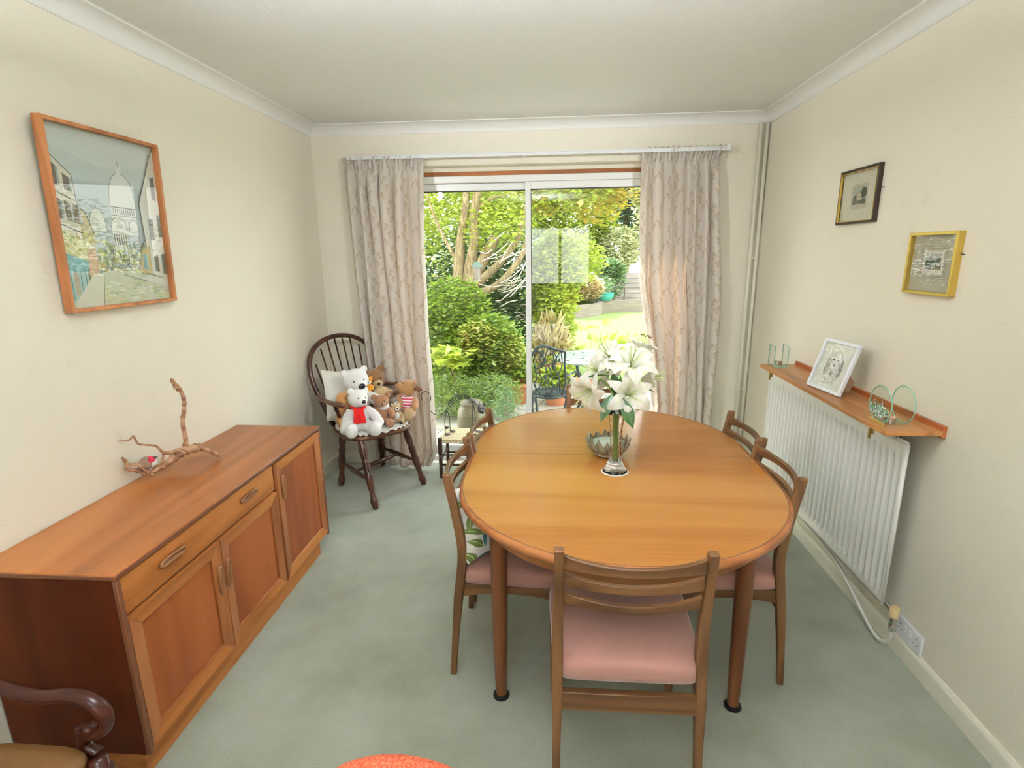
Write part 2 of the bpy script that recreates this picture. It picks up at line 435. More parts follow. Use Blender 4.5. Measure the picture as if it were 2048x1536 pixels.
# ------------------------------------------------------------------ curtain rail and curtains
rl = thing('curtain_rail', 'slim white curtain rail above the garden door', 'curtain rail', (1.48, -.06, 2.17))
m = MB(); m.box(.26, -.068, 2.173, 2.745, -.052, 2.197); m.box(.26, -.074, 2.173, 2.745, -.068, 2.178); m.box(.26, -.074, 2.192, 2.745, -.068, 2.197)
m.build('track', plain('white_plastic', (.80,.81,.82), .35), rl, bevel=.001)
for x in (.8, 1.455, 2.1):
    m = MB(); m.box(x-.012, -.052, 2.175, x+.012, 0, 2.196); m.box(x-.006, -.066, 2.196, x+.006, -.03, 2.203); m.build('bracket', MATS['white_plastic'].m, rl, bevel=.001)
m = MB(); m.tube([(1.45, -.066, 2.172), (1.45, -.066, 2.158)], .004, 8); m.build('cord_guide', MATS['white_plastic'].m, rl)
m = MB(); m.box(2.738, -.078, 2.168, 2.765, -.045, 2.212); m.build('end_stop', MATS['white_plastic'].m, rl, bevel=.003)

def curtain_mat():
    m = Mat('leaf_sprig_curtain'); c = m.coord('UV'); x, y, z = m.xyz(c)
    pu, pv = .125, .30
    nz = X(m.t, m.noise(c, 7, 2))
    un = x/pu+(nz-.5)*.25; col_ = un.floor(); fu = (un.fract()-.5)*pu
    yy = y+col_*.13
    ph = yy*(2*PI/pv); st = fu-ph.sin()*.026
    stem = st.abs().lt(.0022)
    acc = stem
    for k, (off, side, ang, L_, wd) in enumerate(((0, 1, .9, .030, .0105), (.05, -1, -.9, .027, .010), (.025, 1, .55, .020, .008), (.075, -1, -.6, .022, .0085))):
        cv = ((yy+off)/.10).fract()*.10-.05
        # centre beside the stem
        a = st-side*.021; b = cv
        ca, sa = math.cos(ang), math.sin(ang)
        r1 = a*sa+b*ca; r2 = a*ca-b*sa
        e = (r1/L_*1.35).abs(); wdt = (1-e.sq())
        acc = acc.max(r2.abs().lt(wdt*wd)*e.lt(1))
    w1 = m.noise(m.coord('UV', (1, 1, 1)), 600, 2)
    base = (.84, .80, .745); lf = (.60, .52, .41)
    colr = m.mix(acc*.85, base, lf)
    m.col(colr); m.set(rough=.9, spec=.1)
    m.bump(w1, .05, .0005)
    tl = m.n('ShaderNodeBsdfTranslucent'); m.l(m.mix(.0, (.80, .62, .48), (.8,.6,.5)), tl.inputs[0])
    mx = m.n('ShaderNodeMixShader'); mx.inputs[0].default_value = .34
    m.l(m.b.outputs[0], mx.inputs[1]); m.l(tl.outputs[0], mx.inputs[2]); m.l(mx.outputs[0], m.out.inputs[0])
    return m.m
CUR = curtain_mat()
def curtain(name, label, xl, xr, zt, zb, folds, seed, ybase, topslope=0, hem=0.012, bulge=None):
    """xl/xr: piecewise edges over z; pleated heading tape at the top, soft folds below"""
    rn = random.Random(seed)
    NU, NV = folds*14, 90
    wts = [rn.uniform(.6, 1.5) for _ in range(folds)]; tot = sum(wts); edges = [0]
    for w_ in wts: edges.append(edges[-1]+w_/tot)
    amp = [rn.uniform(.6, 1.25) for _ in range(folds)]; skew = [rn.uniform(-.25, .25) for _ in range(folds)]
    m = MB(); uv = []
    def fn(u, v):
        z = lerp(zb, zt, v)
        k = min(folds-1, next((i for i in range(folds) if u < edges[i+1]), folds-1))
        f = (u-edges[k])/(edges[k+1]-edges[k])
        drop = zt-z
        x0 = pl(xl, z); x1 = pl(xr, z)
        A = .064*amp[k]*min(1, .35+drop/.35)*(1+.25*math.sin(z*2.1+k))
        if drop < .075: A *= .45
        ph = f*2*PI
        dy = A*(.5-.5*math.cos(ph))**.6
        dx = skew[k]*A*.9*math.sin(ph)+.010*math.sin(z*3+k*1.7)*min(1, drop)
        if drop < .085:                       # gathered tape: tight little pleats
            dy += .011*math.sin(u*folds*2*PI*3.1+seed)+.007*math.sin(u*folds*2*PI*5.3)
            dx += .004*math.sin(u*folds*2*PI*2.3+z*60)
        elif drop < .11: dy *= .6
        x = lerp(x0, x1, u)+dx*(1 if 0 < u < 1 else .3)
        y = ybase(u, z)-dy
        zz = z+(.006*math.sin(u*folds*13+seed)+.005*math.sin(u*folds*29) if v > .985 else 0)
        if v < .02: zz += hem*math.sin(u*9+seed)
        uv.append((u*1.25, z)); return (x, y, zz)
    m.grid(fn, NU, NV); m.uv = uv
    o = m.build(name, CUR, None, smooth=True, solid=.0016)
    return tag(o, label, 'curtain')
curtain('curtain', 'left cream leaf-patterned curtain hanging behind the spindle-back chair',
        [(0, .315), (.6, .300), (1.2, .275), (1.9, .245), (2.2, .232)], [(0, .745), (.14, .80), (.6, .795), (1.0, .77), (1.6, .765), (2.18, .785)],
        2.186, .02, 7, 5, lambda u, z: -.035-.075*u**3*max(0, 1-z/2.2)-.02)
curtain('curtain', 'right cream leaf-patterned curtain behind the lilies, between the garden door and the corner pipes',
        [(0, 2.33), (.5, 2.345), (.95, 2.30), (1.35, 2.235), (1.8, 2.215), (2.2, 2.210)], [(0, 2.77), (.55, 2.765), (1.2, 2.755), (2.1, 2.705), (2.2, 2.735)],
        2.202, .02, 7, 11, lambda u, z: -.05)

# ------------------------------------------------------------------ radiator, shelf and what hangs on the right wall
rad = thing('radiator', 'long white ribbed panel radiator below the wooden shelf', 'radiator', (2.96, -1.25, .2))
RY0, RY1, RZ0, RZ1 = -1.895, -.62, .205, .862
nf = 30
def rf(u, v):
    y = lerp(RY0, RY1, u); z = lerp(RZ0, RZ1, v)
    ph = (u*nf-.5)
    g = max(0, min(1, (z-RZ0-.045)/.02))*max(0, min(1, (RZ1-.055-z)/.02))
    if u < .4/nf or u > 1-.4/nf: g = 0
    c = .5-.5*math.cos(ph*2*PI+PI); c = max(0, min(1, c*1.7-.35)); s = c*c*(3-2*c)
    return (2.927+.019*s*g, y, z)
m = MB(); m.grid(rf, nf*10, 40)
RADW = plain('radiator_enamel', (.80,.79,.75), .22)
m.build('panel', RADW, rad, smooth=True, solid=.0015)
m = MB()
for z in (RZ0, RZ1): m.tube([(2.934, RY0, z), (2.934, RY1, z)], .007, 10)
for y in (RY0, RY1): m.tube([(2.934, y, RZ0), (2.934, y, RZ1)], .007, 10)
m.build('seam_edge', RADW, rad, smooth=True)
m = MB(); m.box(2.952, RY0+.05, RZ0+.03, 2.975, RY1-.05, RZ1-.03); m.build('back_panel', RADW, rad)
for y in (RY0+.02, RY1-.02):
    y = y+(.06 if y < -1 else -.06); m = MB(); m.tube([(2.948, y, RZ1-.06), (2.98, y, RZ1-.06)], .011, 14); m.build('tapping_boss', RADW, rad, smooth='auto')
    m = MB(); m.tube([(2.928, y-.016*(1 if y < -1 else -1), RZ1+.001), (2.944, y-.016*(1 if y < -1 else -1), RZ1+.001)], .0055, 10); m.build('air_vent', BLACKM, rad)
for y in (-1.5, -1.0):
    m = MB(); m.box(2.975, y-.015, .3, RW, y+.015, .8); m.build('wall_bracket', RADW, rad)
# valve and pipe
vv = thing('radiator_valve', 'radiator valve with cream plastic cap at the near bottom corner of the radiator', 'valve', (2.94, -1.93, .15))
m = MB(); m.tube([(2.945, -1.90, .212), (2.945, -1.945, .205)], .012, 12); m.build('union_nut', CHROME, vv, smooth='auto')
m = MB(); m.lathe([(.0, .175), (.012, .176), (.013, .2), (.010, .205), (.010, .22)], (2.945, -1.955, -.02), 6); m.lathe([(.011, .13), (.014, .135), (.014, .155), (.011, .16), (.011, .185)], (2.945, -1.955, 0), 8); m.build('valve_body', CHROME, vv, smooth='auto')
m = MB(); m.lathe([(.015, .19), (.0165, .195), (.0165, .225), (.015, .232), (.0, .233)], (2.945, -1.955, 0), 20); m.build('valve_cap', plain('yellowed_plastic', (.66,.50,.26), .4), vv, smooth='auto')
m = MB(); pts = spline([(2.945,-1.955,.135), (2.945,-1.95,.085), (2.945,-1.90,.045), (2.95,-1.82,.045), (2.955,-1.72,.075), (2.96,-1.6,.115), (2.975,-1.45,.135), (2.985,-1.2,.14), (2.99,-.7,.14)], 6)
m.tube(pts, .0062, 10); m.build('pipe', WHITE, vv, smooth=True)
# double socket
so = thing('wall_socket', 'white double wall socket with two switches above the skirting near the radiator valve', 'socket', (3.01, -1.96, .11))
SW = plain('socket_plastic', (.78,.79,.82), .3)
m = MB(); m.box(3.004, -2.032, .076, RW, -1.884, .160); m.build('face_plate', SW, so, bevel=.003)
for y in (-1.94, -1.972):
    m = MB(); m.box(3.000, y-.008, .118, 3.005, y+.008, .142); m.build('switch', WHITE, so, bevel=.0015)
SLOT = plain('socket_slot', (.015,.015,.015), .6)
for y in (-1.912, -2.004):
    m = MB(); m.box(3.0036, y-.002, .130, 3.0042, y+.002, .138); m.box(3.0036, y-.013, .110, 3.0042, y-.007, .113); m.box(3.0036, y+.007, .110, 3.0042, y+.013, .113); m.build('pin_holes', SLOT, so)

sh = thing('wall_shelf', 'long narrow wooden shelf above the radiator', 'shelf', (2.92, -1.355, .93))
SHW = wood('orange_teak_shelf', (.40, .165, .05), (.50, .225, .075), 'y', 1.2, .35, .1)
m = MB(); m.box(2.812, -1.955, .912, 3.004, -.76, .93); m.build('board', SHW, sh, bevel=.002)
m = MB(); m.box(3.000, -1.955, .905, RW, -.76, .948); m.build('back_strip', wood('red_shelf_strip', (.36,.09,.025), (.44,.13,.04), 'y', 1, .4), sh, bevel=.002)
for y in (-1.83, -.86):
    m = MB(); m.prism([(2.83, y-.006, .912), (3.01, y-.006, .912), (3.01, y-.006, .87), (2.845, y-.006, .900)], (0, .012, 0))
    m.box(2.832, y-.012, .880, 2.842, y+.012, .912); m.box(2.828, y-.005, .862, 2.836, y+.005, .90)
    m.build('bracket', BRASS, sh, bevel=.001)

GEDGE = plain('green_glass_edge', (.25, .50, .38), .15, trans=.0)
SHEET = glass_mat('clear_sheet_glass', (.965, .99, .975))
def tealight(parent, x, y, z, cupc=(.62,.30,.24)):
    m = MB(); m.lathe([(.019, 0), (.0195, .015), (.0185, .015), (.018, .011), (0, .011)], (x, y, z), 20); m.build('tealight', CHROME, parent, smooth='auto')
# square glass holder
g = thing('glass_candle_holder', 'small square clear glass tealight holder at the window end of the shelf', 'candle holder', (2.89, -.80, .93))
for y in (-.750-.095, -.785+.02):
    pass
for dx in (-.036, .036):
    m = MB(); m.box(2.885+dx-.002, -.855, .935, 2.885+dx+.002, -.775, 1.045); o = m.build('glass_panel', SHEET, g)
    m = MB()
    for a in (-.855, -.776): m.box(2.885+dx-.0022, a, .935, 2.885+dx+.0022, a+.0012, 1.045)
    m.box(2.885+dx-.0022, -.855, 1.044, 2.885+dx+.0022, -.775, 1.0455); m.build('edge', GEDGE, o)
m = MB(); m.box(2.851, -.855, .9305, 2.919, -.775, .9355); m.build('base', SHEET, g)
m = MB(); m.box(2.851, -.8562, .9305, 2.919, -.8548, .9355); m.build('base_edge', GEDGE, g)
tealight(g, 2.885, -.815, .9357)
m = MB(); m.lathe([(.021,0),(.022,.02),(.021,.02),(.02,.002)], (2.885, -.815, .9357), 20); m.build('cup', CHROME, g, smooth='auto')
# round glass holder with painted flowers
g = thing('glass_candle_holder', 'round clear glass tealight holder painted with green flowers at the near end of the shelf', 'candle holder', (2.90, -1.83, .93))
def disc(x0, parent, r=.068, cy=-1.845, cz=.998, lean=0):
    n = 48; m = MB()
    m.loft([[(x0+t*.004, cy+r*math.cos(2*PI*k/n), cz+r*math.sin(2*PI*k/n)) for k in range(n)] for t in (0, 1)])
    o = m.build('glass_disc', SHEET, parent)
    m = MB(); m.tube([(x0+.002, cy+r*math.cos(2*PI*k/n), cz+r*math.sin(2*PI*k/n)) for k in range(n+1)], .0022, 6, cap=False); m.build('rim', GEDGE, o, smooth=True)
    return o
da = disc(2.845, g); db = disc(2.925, g)
m = MB(); m.box(2.840, -1.885, .9302, 2.935, -1.805, .9352); m.build('base', SHEET, g)
m = MB(); m.box(2.839, -1.89, .9302, 2.8425, -1.80, .9385); m.build('base_edge', plain('gold_foil', (.62,.45,.12), .3, .6), g)
rn = random.Random(4)
m = MB()
for k in range(9):
    y = -1.845+.05*(k/8*2-1)*.95; h = rn.uniform(.04, .085)*(1-.5*abs(k/8*2-1)); b = .945+abs(k/8*2-1)*.025
    for q in range(int(h/.006)):
        for s_ in (-1, 1):
            z = b+q*.006; m.ell((2.844, y+s_*.003*(1-q*.006/h), z), (.0008, .0032*(1.2-q*.006/h), .003), None, 6, 4, rn.choice((0,0,1,2)))
for q in range(120):
    a = rn.uniform(0, 2*PI); rr = rn.uniform(.0, .058); y = -1.845+rr*math.cos(a); z = .975+rr*math.sin(a)*.55
    if z < .94: continue
    m.ell((2.8438, y, z), (.0006, rn.uniform(.002,.005), rn.uniform(.0012,.003)), (rn.uniform(-1,1),0,0), 6, 4, rn.choice((0,0,0,0,1,2)))
m.build('painted_flowers', [plain('painted_green', (.10,.33,.17), .4), plain('painted_white', (.75,.8,.8), .4), plain('painted_violet', (.16,.15,.30), .4)], da)
tealight(g, 2.888, -1.845, .9354)
m = MB(); m.lathe([(.0185,.0),(.0188,.013),(0,.014)], (2.888, -1.845, .937), 20); m.build('wax', plain('pink_wax', (.62,.36,.30), .5), g, smooth='auto')

# ------------------------------------------------------------------ pictures
class Paint:
    """flat polygons printed on a sheet; (u, v) in 0..1 from the lower left"""
    def __init__(s, o, ex, ey, n): s.o = Vector(o); s.ex = Vector(ex); s.ey = Vector(ey); s.n = Vector(n); s.m = MB(); s.mats = []; s.idx = {}; s.k = 0
    def c(s, col_):
        if col_ not in s.idx: s.idx[col_] = len(s.mats); s.mats.append(plain('ink_%03d_%03d_%03d' % tuple(int(q*999) for q in col_), col_, .7))
        return s.idx[col_]
    def p(s, col_, *pts, lay=None):
        s.k += 1; d = s.n*(.000006*s.k+.0002)
        s.m.poly([s.o+s.ex*u+s.ey*v+d for u, v in pts], s.c(col_)); return s
    def r(s, col_, u0, v0, u1, v1): return s.p(col_, (u0,v0), (u1,v0), (u1,v1), (u0,v1))
    def e(s, col_, u, v, a, b, n=16, t0=0, t1=2*PI): return s.p(col_, *[(u+a*math.cos(t0+(t1-t0)*k/n), v+b*math.sin(t0+(t1-t0)*k/n)) for k in range(n if t1-t0 > 6 else n+1)])
    def line(s, col_, pts, w=.004):
        for (a, b), (c, d) in zip(pts, pts[1:]):
            q = Vector((c-a, d-b)); 
            if q.length < 1e-6: continue
            q.normalize(); nx, ny = -q.y*w, q.x*w; s.p(col_, (a-nx,b-ny), (c-nx,d-ny), (c+nx,d+ny), (a+nx,b+ny))
        return s
def frame_parts(root, o, ex, ey, n, bw, depth, fm, glass=True, side=None):
    o = Vector(o); ex = Vector(ex); ey = Vector(ey); n = Vector(n); a = ex.normalized()*bw; b = ey.normalized()*bw
    m = MB()
    P4 = [(o, o+a+b), (o+ex, o+ex-a+b), (o+ex+ey, o+ex+ey-a-b), (o+ey, o+ey+a-b)]
    for i in range(4):
        (p, pi), (q, qi) = P4[i], P4[(i+1) % 4]
        m._add([p, q, qi, pi, p+n*depth, q+n*depth, qi+n*depth, pi+n*depth], [(0,1,2,3), (4,5,6,7), (0,1,5,4), (1,2,6,5), (2,3,7,6), (3,0,4,7)])
    m.build('frame', fm, root, bevel=.0012)
    if glass:
        m = MB(); z = n*(depth*.62)
        m.poly([o+a+b+z, o+ex-a+b+z, o+ex+ey-a-b+z, o+ey+a-b+z]); m.build('glass', GLASS, root)
fr = thing('framed_picture', 'large framed street scene with white domes on the left wall', 'picture', (0, -1.87, 1.68))
# hangs tilted slightly forward at the top
po = Vector((.006, -2.140, 1.374)); pex = Vector((0, .524, 0)); pey = Vector((.018, 0, .622)); pn = Vector((1, 0, -.03)).normalized()
FRW = wood('picture_frame_teak', (.40,.15,.055), (.52,.21,.08), 'z', 1.5, .4)
frame_parts(fr, po, pex, pey, pn, .013, .030, FRW)
m = MB(); z = pn*.004; m.poly([po+z, po+pex+z, po+pex+pey+z, po+pey+z]); m.build('backing', plain('grey_backing', (.35,.38,.36), .8), fr)
pt_ = Paint(po+pex*.02+pey*.02+pn*.005, pex*.96, pey*.96, pn)
sky1, sky2 = (.48,.53,.50), (.42,.48,.48); wallc = (.60,.57,.48); wl2 = (.52,.47,.36); ink = (.10,.10,.09); sh1 = (.16,.13,.10)
pt_.r(sky1, 0, .3, 1, 1).r(sky2, 0, .3, 1, .72).p((.54,.57,.54), (0,1), (1,1), (1,.85), (.5,.80), (0,.9))
rn = random.Random(7)
# domes
dome = (.62,.63,.58); dsh = (.45,.47,.45)
def dome_(cx, base, w, h, c=dome):
    pt_.p(c, *[(cx+w*math.cos(t)*(1 if abs(math.cos(t)) > .01 else 0), base+h*math.sin(t)**.75) for t in [PI*k/18 for k in range(19)]])
    pt_.line(ink, [(cx+w*math.cos(t), base+h*abs(math.sin(t))**.75) for t in [PI*k/14 for k in range(15)]], .0018)
dome_(.62, .585, .125, .21); pt_.r(dome, .60, .79, .64, .83).line(ink, [(.62,.83),(.62,.87)], .002)
pt_.r(dome, .50, .42, .74, .59).line(ink, [(.50,.59),(.74,.585)], .003).line(ink, [(.50,.54),(.74,.535)], .002)
for k in range(11): pt_.r(sh1, .515+k*.02, .545, .523+k*.02, .58)
for k in range(9): pt_.r(dsh, .52+k*.025, .46, .532+k*.025, .52)
dome_(.55, .44, .075, .09); pt_.r(dome, .48, .33, .62, .445)
for k in range(6): pt_.r(sh1, .49+k*.022, .36, .50+k*.022, .425)
dome_(.36, .44, .075, .13); pt_.line(ink, [(.36,.57),(.36,.60)], .002)
dome_(.70, .44, .05, .08)
# trees
for k in range(190):
    u = rn.uniform(.22, .78); v = rn.uniform(.16, .44 if u < .45 else .36)
    c = rn.choice(((.52,.55,.22),(.40,.45,.15),(.62,.62,.36),(.25,.30,.12),(.50,.38,.20),(.68,.68,.45)))
    pt_.e(c, u, v, rn.uniform(.008,.03), rn.uniform(.006,.02), 7)
for k in range(60):
    u = rn.uniform(.42, .78); v = rn.uniform(.2, .36); pt_.line(ink, [(u, v), (u+rn.uniform(-.01,.01), v+rn.uniform(.03,.07))], .0015)
# street
pt_.p((.55,.55,.44), (0,0), (1,0), (1,.10), (.62,.2), (.34,.2), (.0,.0))
for k in range(110):
    u = rn.uniform(.12, .98); v = rn.uniform(.01, .15); pt_.e(rn.choice(((.46,.49,.24),(.58,.58,.38),(.66,.66,.60),(.38,.42,.30),(.60,.52,.38))), u, v, rn.uniform(.01,.04), rn.uniform(.003,.01), 7)
# left buildings
pt_.p(wallc, (0,.30), (.30,.34), (.26,.50), (.20,.56), (.19,.74), (0,.86))
pt_.p((.50,.42,.25), (.20,.36), (.31,.35), (.30,.44), (.24,.55), (.20,.56))
pt_.line(ink, [(0,.865), (.19,.74), (.20,.565), (.25,.55), (.31,.42)], .003).line(ink, [(0,.66), (.19,.60)], .003).line(ink, [(0,.48),(.22,.42)], .003)
for u0, v0, v1 in ((.03,.68,.80),(.12,.655,.745),(.03,.50,.62),(.10,.49,.60),(.16,.48,.59)):
    pt_.p(sh1, (u0,v0), (u0+.045,v0-.008), (u0+.045,v1-.02), (u0,v1)); pt_.p((.30,.36,.33), (u0+.045,v0-.008), (u0+.062,v0-.01), (u0+.062,v1-.03), (u0+.045,v1-.02))
pt_.p((.62,.60,.35), (0,.30), (.26,.22), (.26,.36), (0,.46))
for k in range(50): pt_.e(rn.choice(((.60,.62,.24),(.42,.47,.2),(.55,.40,.22),(.7,.7,.5))), rn.uniform(0,.28), rn.uniform(.24,.44), rn.uniform(.006,.02), rn.uniform(.005,.014), 7)
pt_.p((.20,.40,.42), (0,.22), (.20,.20), (.24,.26), (.05,.31), (0,.315)); pt_.p((.38,.52,.53), (0,.02), (.08,.02), (.20,.12), (.20,.20), (0,.22))
for k in range(5): pt_.line((.14,.24,.25), [(.02+k*.04, .03+k*.02), (.02+k*.04, .215)], .004)
pt_.p((.45,.38,.30), (.08,.06), (.12,.08), (.12,.2), (.08,.205)); pt_.p((.58,.40,.26), (.22,.16), (.30,.2), (.30,.34), (.22,.33))
pt_.p((.62,.60,.52), (.03,0), (.30,0), (.34,.19), (.25,.19)).line(ink, [(.30,0),(.34,.19)], .002)
# right building
pt_.p(wallc, (.80,.18), (1,.13), (1,.98), (.96,.96), (.78,.62)); pt_.p((.66,.65,.58), (.80,.18), (.90,.155), (.90,.82), (.78,.62))
pt_.line(ink, [(1,.99),(.96,.94),(.78,.63),(.81,.16)], .004)
for u0, v0, v1 in ((.93,.66,.80),(.86,.40,.53),(.955,.42,.56),(.87,.19,.29),(.955,.17,.30)):
    pt_.p(sh1, (u0,v0), (u0+.045,v0-.005), (u0+.045,v1+.01), (u0,v1)); pt_.line((.22,.34,.36), [(u0,v0),(u0,v1)], .004)
pt_.p((.50,.40,.20), (.70,.20), (.83,.17), (.83,.36), (.74,.33)).p((.24,.40,.42), (.745,.21), (.79,.2), (.79,.30), (.745,.305)).line(ink, [(.68,.30),(.80,.40)], .003)
pt_.line(ink, [(.52,.18),(.75,.13),(1,.09)], .002).p((.60,.60,.54), (.60,.165), (1,.075), (1,.13), (.80,.17))
pt_.m.build('print', pt_.mats, fr)
m = MB(); m.tube([(0, -1.87, 1.93), (.018, -1.87, 1.93)], .002, 6); m.build('hook', BRASS, fr)

def small_print(name, label, o, ex, ey, frm, bw, depth, matc, lines, pic, hang):
    root = thing(name, label, 'picture', (RW, o[1], o[2]))
    n = Vector((-1, 0, 0)); o = Vector(o); ex = Vector(ex); ey = Vector(ey)
    frame_parts(root, o, ex, ey, n, bw, depth, frm)
    P = Paint(o+n*.006, ex, ey, n)
    P.r(matc, .02, .02, .98, .98)
    pic(P); P.m.build('print', P.mats, root)
    m = MB(); y, z = hang; m.tube([(RW, y, z), (RW-.012, y, z+.002)], .0018, 6); m.build('nail', BLACKM, root)
    return root
def pic1(P):
    P.r((.47,.40,.31), .30, .27, .72, .72); P.r((.52,.46,.36), .31, .28, .71, .71)
    P.r((.40,.40,.33), .34, .35, .68, .68); P.r((.10,.11,.08), .34, .35, .68, .44)
    P.e((.07,.08,.06), .62, .55, .075, .10, 12); P.e((.10,.11,.08), .40, .47, .06, .05, 10); P.r((.13,.14,.09), .34, .40, .50, .46)
    P.p((.55,.50,.38), (.44,.42), (.56,.42), (.56,.53), (.50,.575), (.44,.52)).line((.12,.10,.08), [(.43,.52), (.50,.58), (.57,.53)], .006)
    for k in range(3):
        for j in range(2): P.r((.15,.13,.11), .455+k*.035, .44+j*.045, .468+k*.035, .463+j*.045)
    P.e((.20,.21,.14), .48, .37, .12, .02, 10); P.line((.25,.22,.18), [(.46,.315),(.56,.315)], .003)
    P.r((.10,.07,.05), 0, 0, .0, .0)
BLKF = plain('black_brown_frame', (.030,.014,.010), .3); GOLDF = plain('gold_leaf_frame', (.60,.42,.10), .3, .75, bump=.15, bscale=30)
# seen from the room, +u runs toward the camera (negative y)
bf = small_print('framed_picture', 'small black-framed engraving of a house, upper of the two on the right wall', (RW, -1.033, 1.664), (0, -.315, 0), (0, 0, .238), BLKF, .009, .020, (.62,.58,.47), 0, pic1, (-1.37, 1.80))
m = MB()
for a in ((.010, .0105), (.222, .2255)): m.box(RW-.0215, -1.033-.306, 1.664+a[0], RW-.013, -1.042, 1.664+a[0]+.0025)
for y in (-1.0445, -1.339): m.box(RW-.0215, y-.0015, 1.674, RW-.013, y+.0015, 1.892)
m.build('gilt_slip', GOLDF, bf)
def pic2(P):
    for q in (.26, .285, .30):
        w = .0035; P.line((.26,.22,.17), [(q-.03, q+.0), (1-q+.03, q), (1-q+.03, 1-q+.03), (q-.03, 1-q+.03), (q-.03, q)], w)
    P.r((.60,.54,.46), .30, .33, .70, .70)
    P.r((.42,.42,.38), .335, .40, .665, .66); P.r((.10,.12,.09), .335, .40, .665, .50)
    for (u, v, a, b) in ((.38,.52,.05,.04),(.45,.54,.05,.05),(.52,.53,.04,.05),(.60,.55,.05,.06)): P.e((.09,.11,.08), u, v, a, b, 10)
    for k in range(4): P.e((.42,.40,.28), .50+k*.04, .475, .012, .035, 8)
    P.p((.30,.28,.18), (.40,.42), (.62,.40), (.665,.42), (.5,.45)); P.line((.3,.27,.22), [(.44,.365),(.56,.365)], .003)
small_print('framed_picture', 'small gold-framed engraving with grey mount, lower of the two on the right wall', (RW, -1.622, 1.388), (0, -.258, 0), (0, 0, .220), GOLDF, .011, .024, (.44,.40,.32), 0, pic2, (-1.89, 1.53))
# small white photo frame leaning on the shelf
wf = thing('photo_frame', 'white-framed pencil drawing of a dog standing on the shelf', 'photo frame', (2.88, -1.38, .93))
a0 = Vector((2.855, -1.262, .9315)); ex = Vector((.030, -.236, 0)).normalized()*.238; up = Vector((.30, .03, .95)).normalized()*.232
up = (up-ex.normalized()*up.dot(ex.normalized())).normalized()*.232
nn = up.cross(ex).normalized(); nn = nn if nn.x < 0 else -nn
frame_parts(wf, a0, ex, up, nn, .015, .014, plain('white_frame_paint', (.72,.73,.78), .35))
P = Paint(a0+nn*.003, ex, up, nn); P.r((.70,.68,.62), .03, .03, .97, .97)
g1, g2, g3 = (.52,.47,.43), (.36,.31,.28), (.17,.14,.13)
P.e((.64,.61,.56), .50, .55, .19, .23, 18); P.e((.56,.52,.48), .33, .47, .06, .16, 14); P.e((.56,.52,.48), .69, .47, .06, .16, 14)
P.e((.72,.70,.65), .50, .60, .085, .19, 14); P.e((.72,.70,.65), .50, .45, .13, .09, 14)
rn = random.Random(3)
for k in range(120):
    side = rn.choice((-1, 1)); u = .50+side*rn.uniform(.10, .25); v = rn.uniform(.25, .74)
    if (u-.5)**2/.07+(v-.5)**2/.085 > 1: continue
    P.line(rn.choice((g2, g2, g1, g3)), [(u, v), (u+side*rn.uniform(-.005,.02), v-rn.uniform(.02,.05)), (u+side*rn.uniform(-.02,.02), v-rn.uniform(.05,.08))], .0022)
for k in range(70):
    u = rn.uniform(.36, .64); v = rn.uniform(.16, .33); P.line(rn.choice((g2, g1)), [(u, v), (u+rn.uniform(-.01,.01), v-rn.uniform(.02,.06))], .0022)
P.e((.08,.07,.07), .435, .63, .024, .020, 10); P.e((.08,.07,.07), .565, .63, .024, .020, 10); P.e((.08,.07,.07), .50, .515, .040, .026, 12)
P.line(g3, [(.50,.50), (.50,.46), (.43,.44)], .004).line(g3, [(.50,.46), (.57,.44)], .004); P.e((.45,.38,.36), .50, .385, .035, .055, 12); P.line(g3, [(.44,.44),(.45,.37),(.50,.32),(.55,.37),(.56,.44)], .004)
for k in range(60):
    side = rn.choice((-1, 1)); u = .50+side*rn.uniform(.17, .24); v = rn.uniform(.36, .64)
    P.line(rn.choice((g2, g3)), [(u, v), (u+side*rn.uniform(-.01,.012), v-rn.uniform(.03,.06))], .0028)
P.m.build('drawing', P.mats, wf)
m = MB(); b0 = a0+ex*.62-nn*.001; m.prism([b0+up*.62, b0+up*.08, b0+up*.02+Vector((.085,0,-.003)), b0+up*.30+Vector((.085,0,-.02))], ex.normalized()*.004)
m.v = [(x, y, max(z, .9312)) for x, y, z in m.v]; m.build('easel_strut', plain('brown_card', (.42,.27,.17), .8), wf)

# ------------------------------------------------------------------ sideboard
sb = thing('sideboard', 'long low honey teak sideboard against the left wall', 'sideboard', (.22, -1.94, 0))
SX, SY0, SY1, SZ0, SZ1 = .438, -2.615, -1.266, .095, .702
TOPW = wood('honey_teak_top', (.36,.115,.027), (.45,.165,.042), 'y', .9, .24, .0, rings=3)
m = MB(); m.box(.004, SY0, SZ1-.020, SX+.010, SY1, SZ1); m.build('top', TOPW, sb, bevel=.004)
m = MB(); m.box(SX+.002, SY0+.001, SZ1-.018, SX+.0108, SY1-.001, SZ1-.002); m.box(SX-.004, SY0-.0008, SZ0, SX+.0104, SY0+.016, SZ1-.02); m.box(SX-.004, SY1-.014, SZ0, SX+.0104, SY1+.0008, SZ1-.02)
m.box(.006, SY0-.001, SZ1-.017, SX+.008, SY0+.01, SZ1-.003)
m.build('edge_lipping', TEAKD, sb, bevel=.003)
SHADEDW = wood('shaded_red_teak', (.085,.016,.004), (.125,.027,.006), 'z', .9, .45, .0, rings=3); MATS['shaded_red_teak'].set(spec=.1)  # teak darkened so the end panel's shade sits in its colour
m = MB(); m.box(.006, SY0, SZ0, SX-.004, SY0+.018, SZ1-.02); m.build('side_panel', SHADEDW, sb)
m = MB(); m.box(.006, SY1-.018, SZ0, SX-.004, SY1, SZ1-.02); m.build('side_panel', SHADEDW, sb)
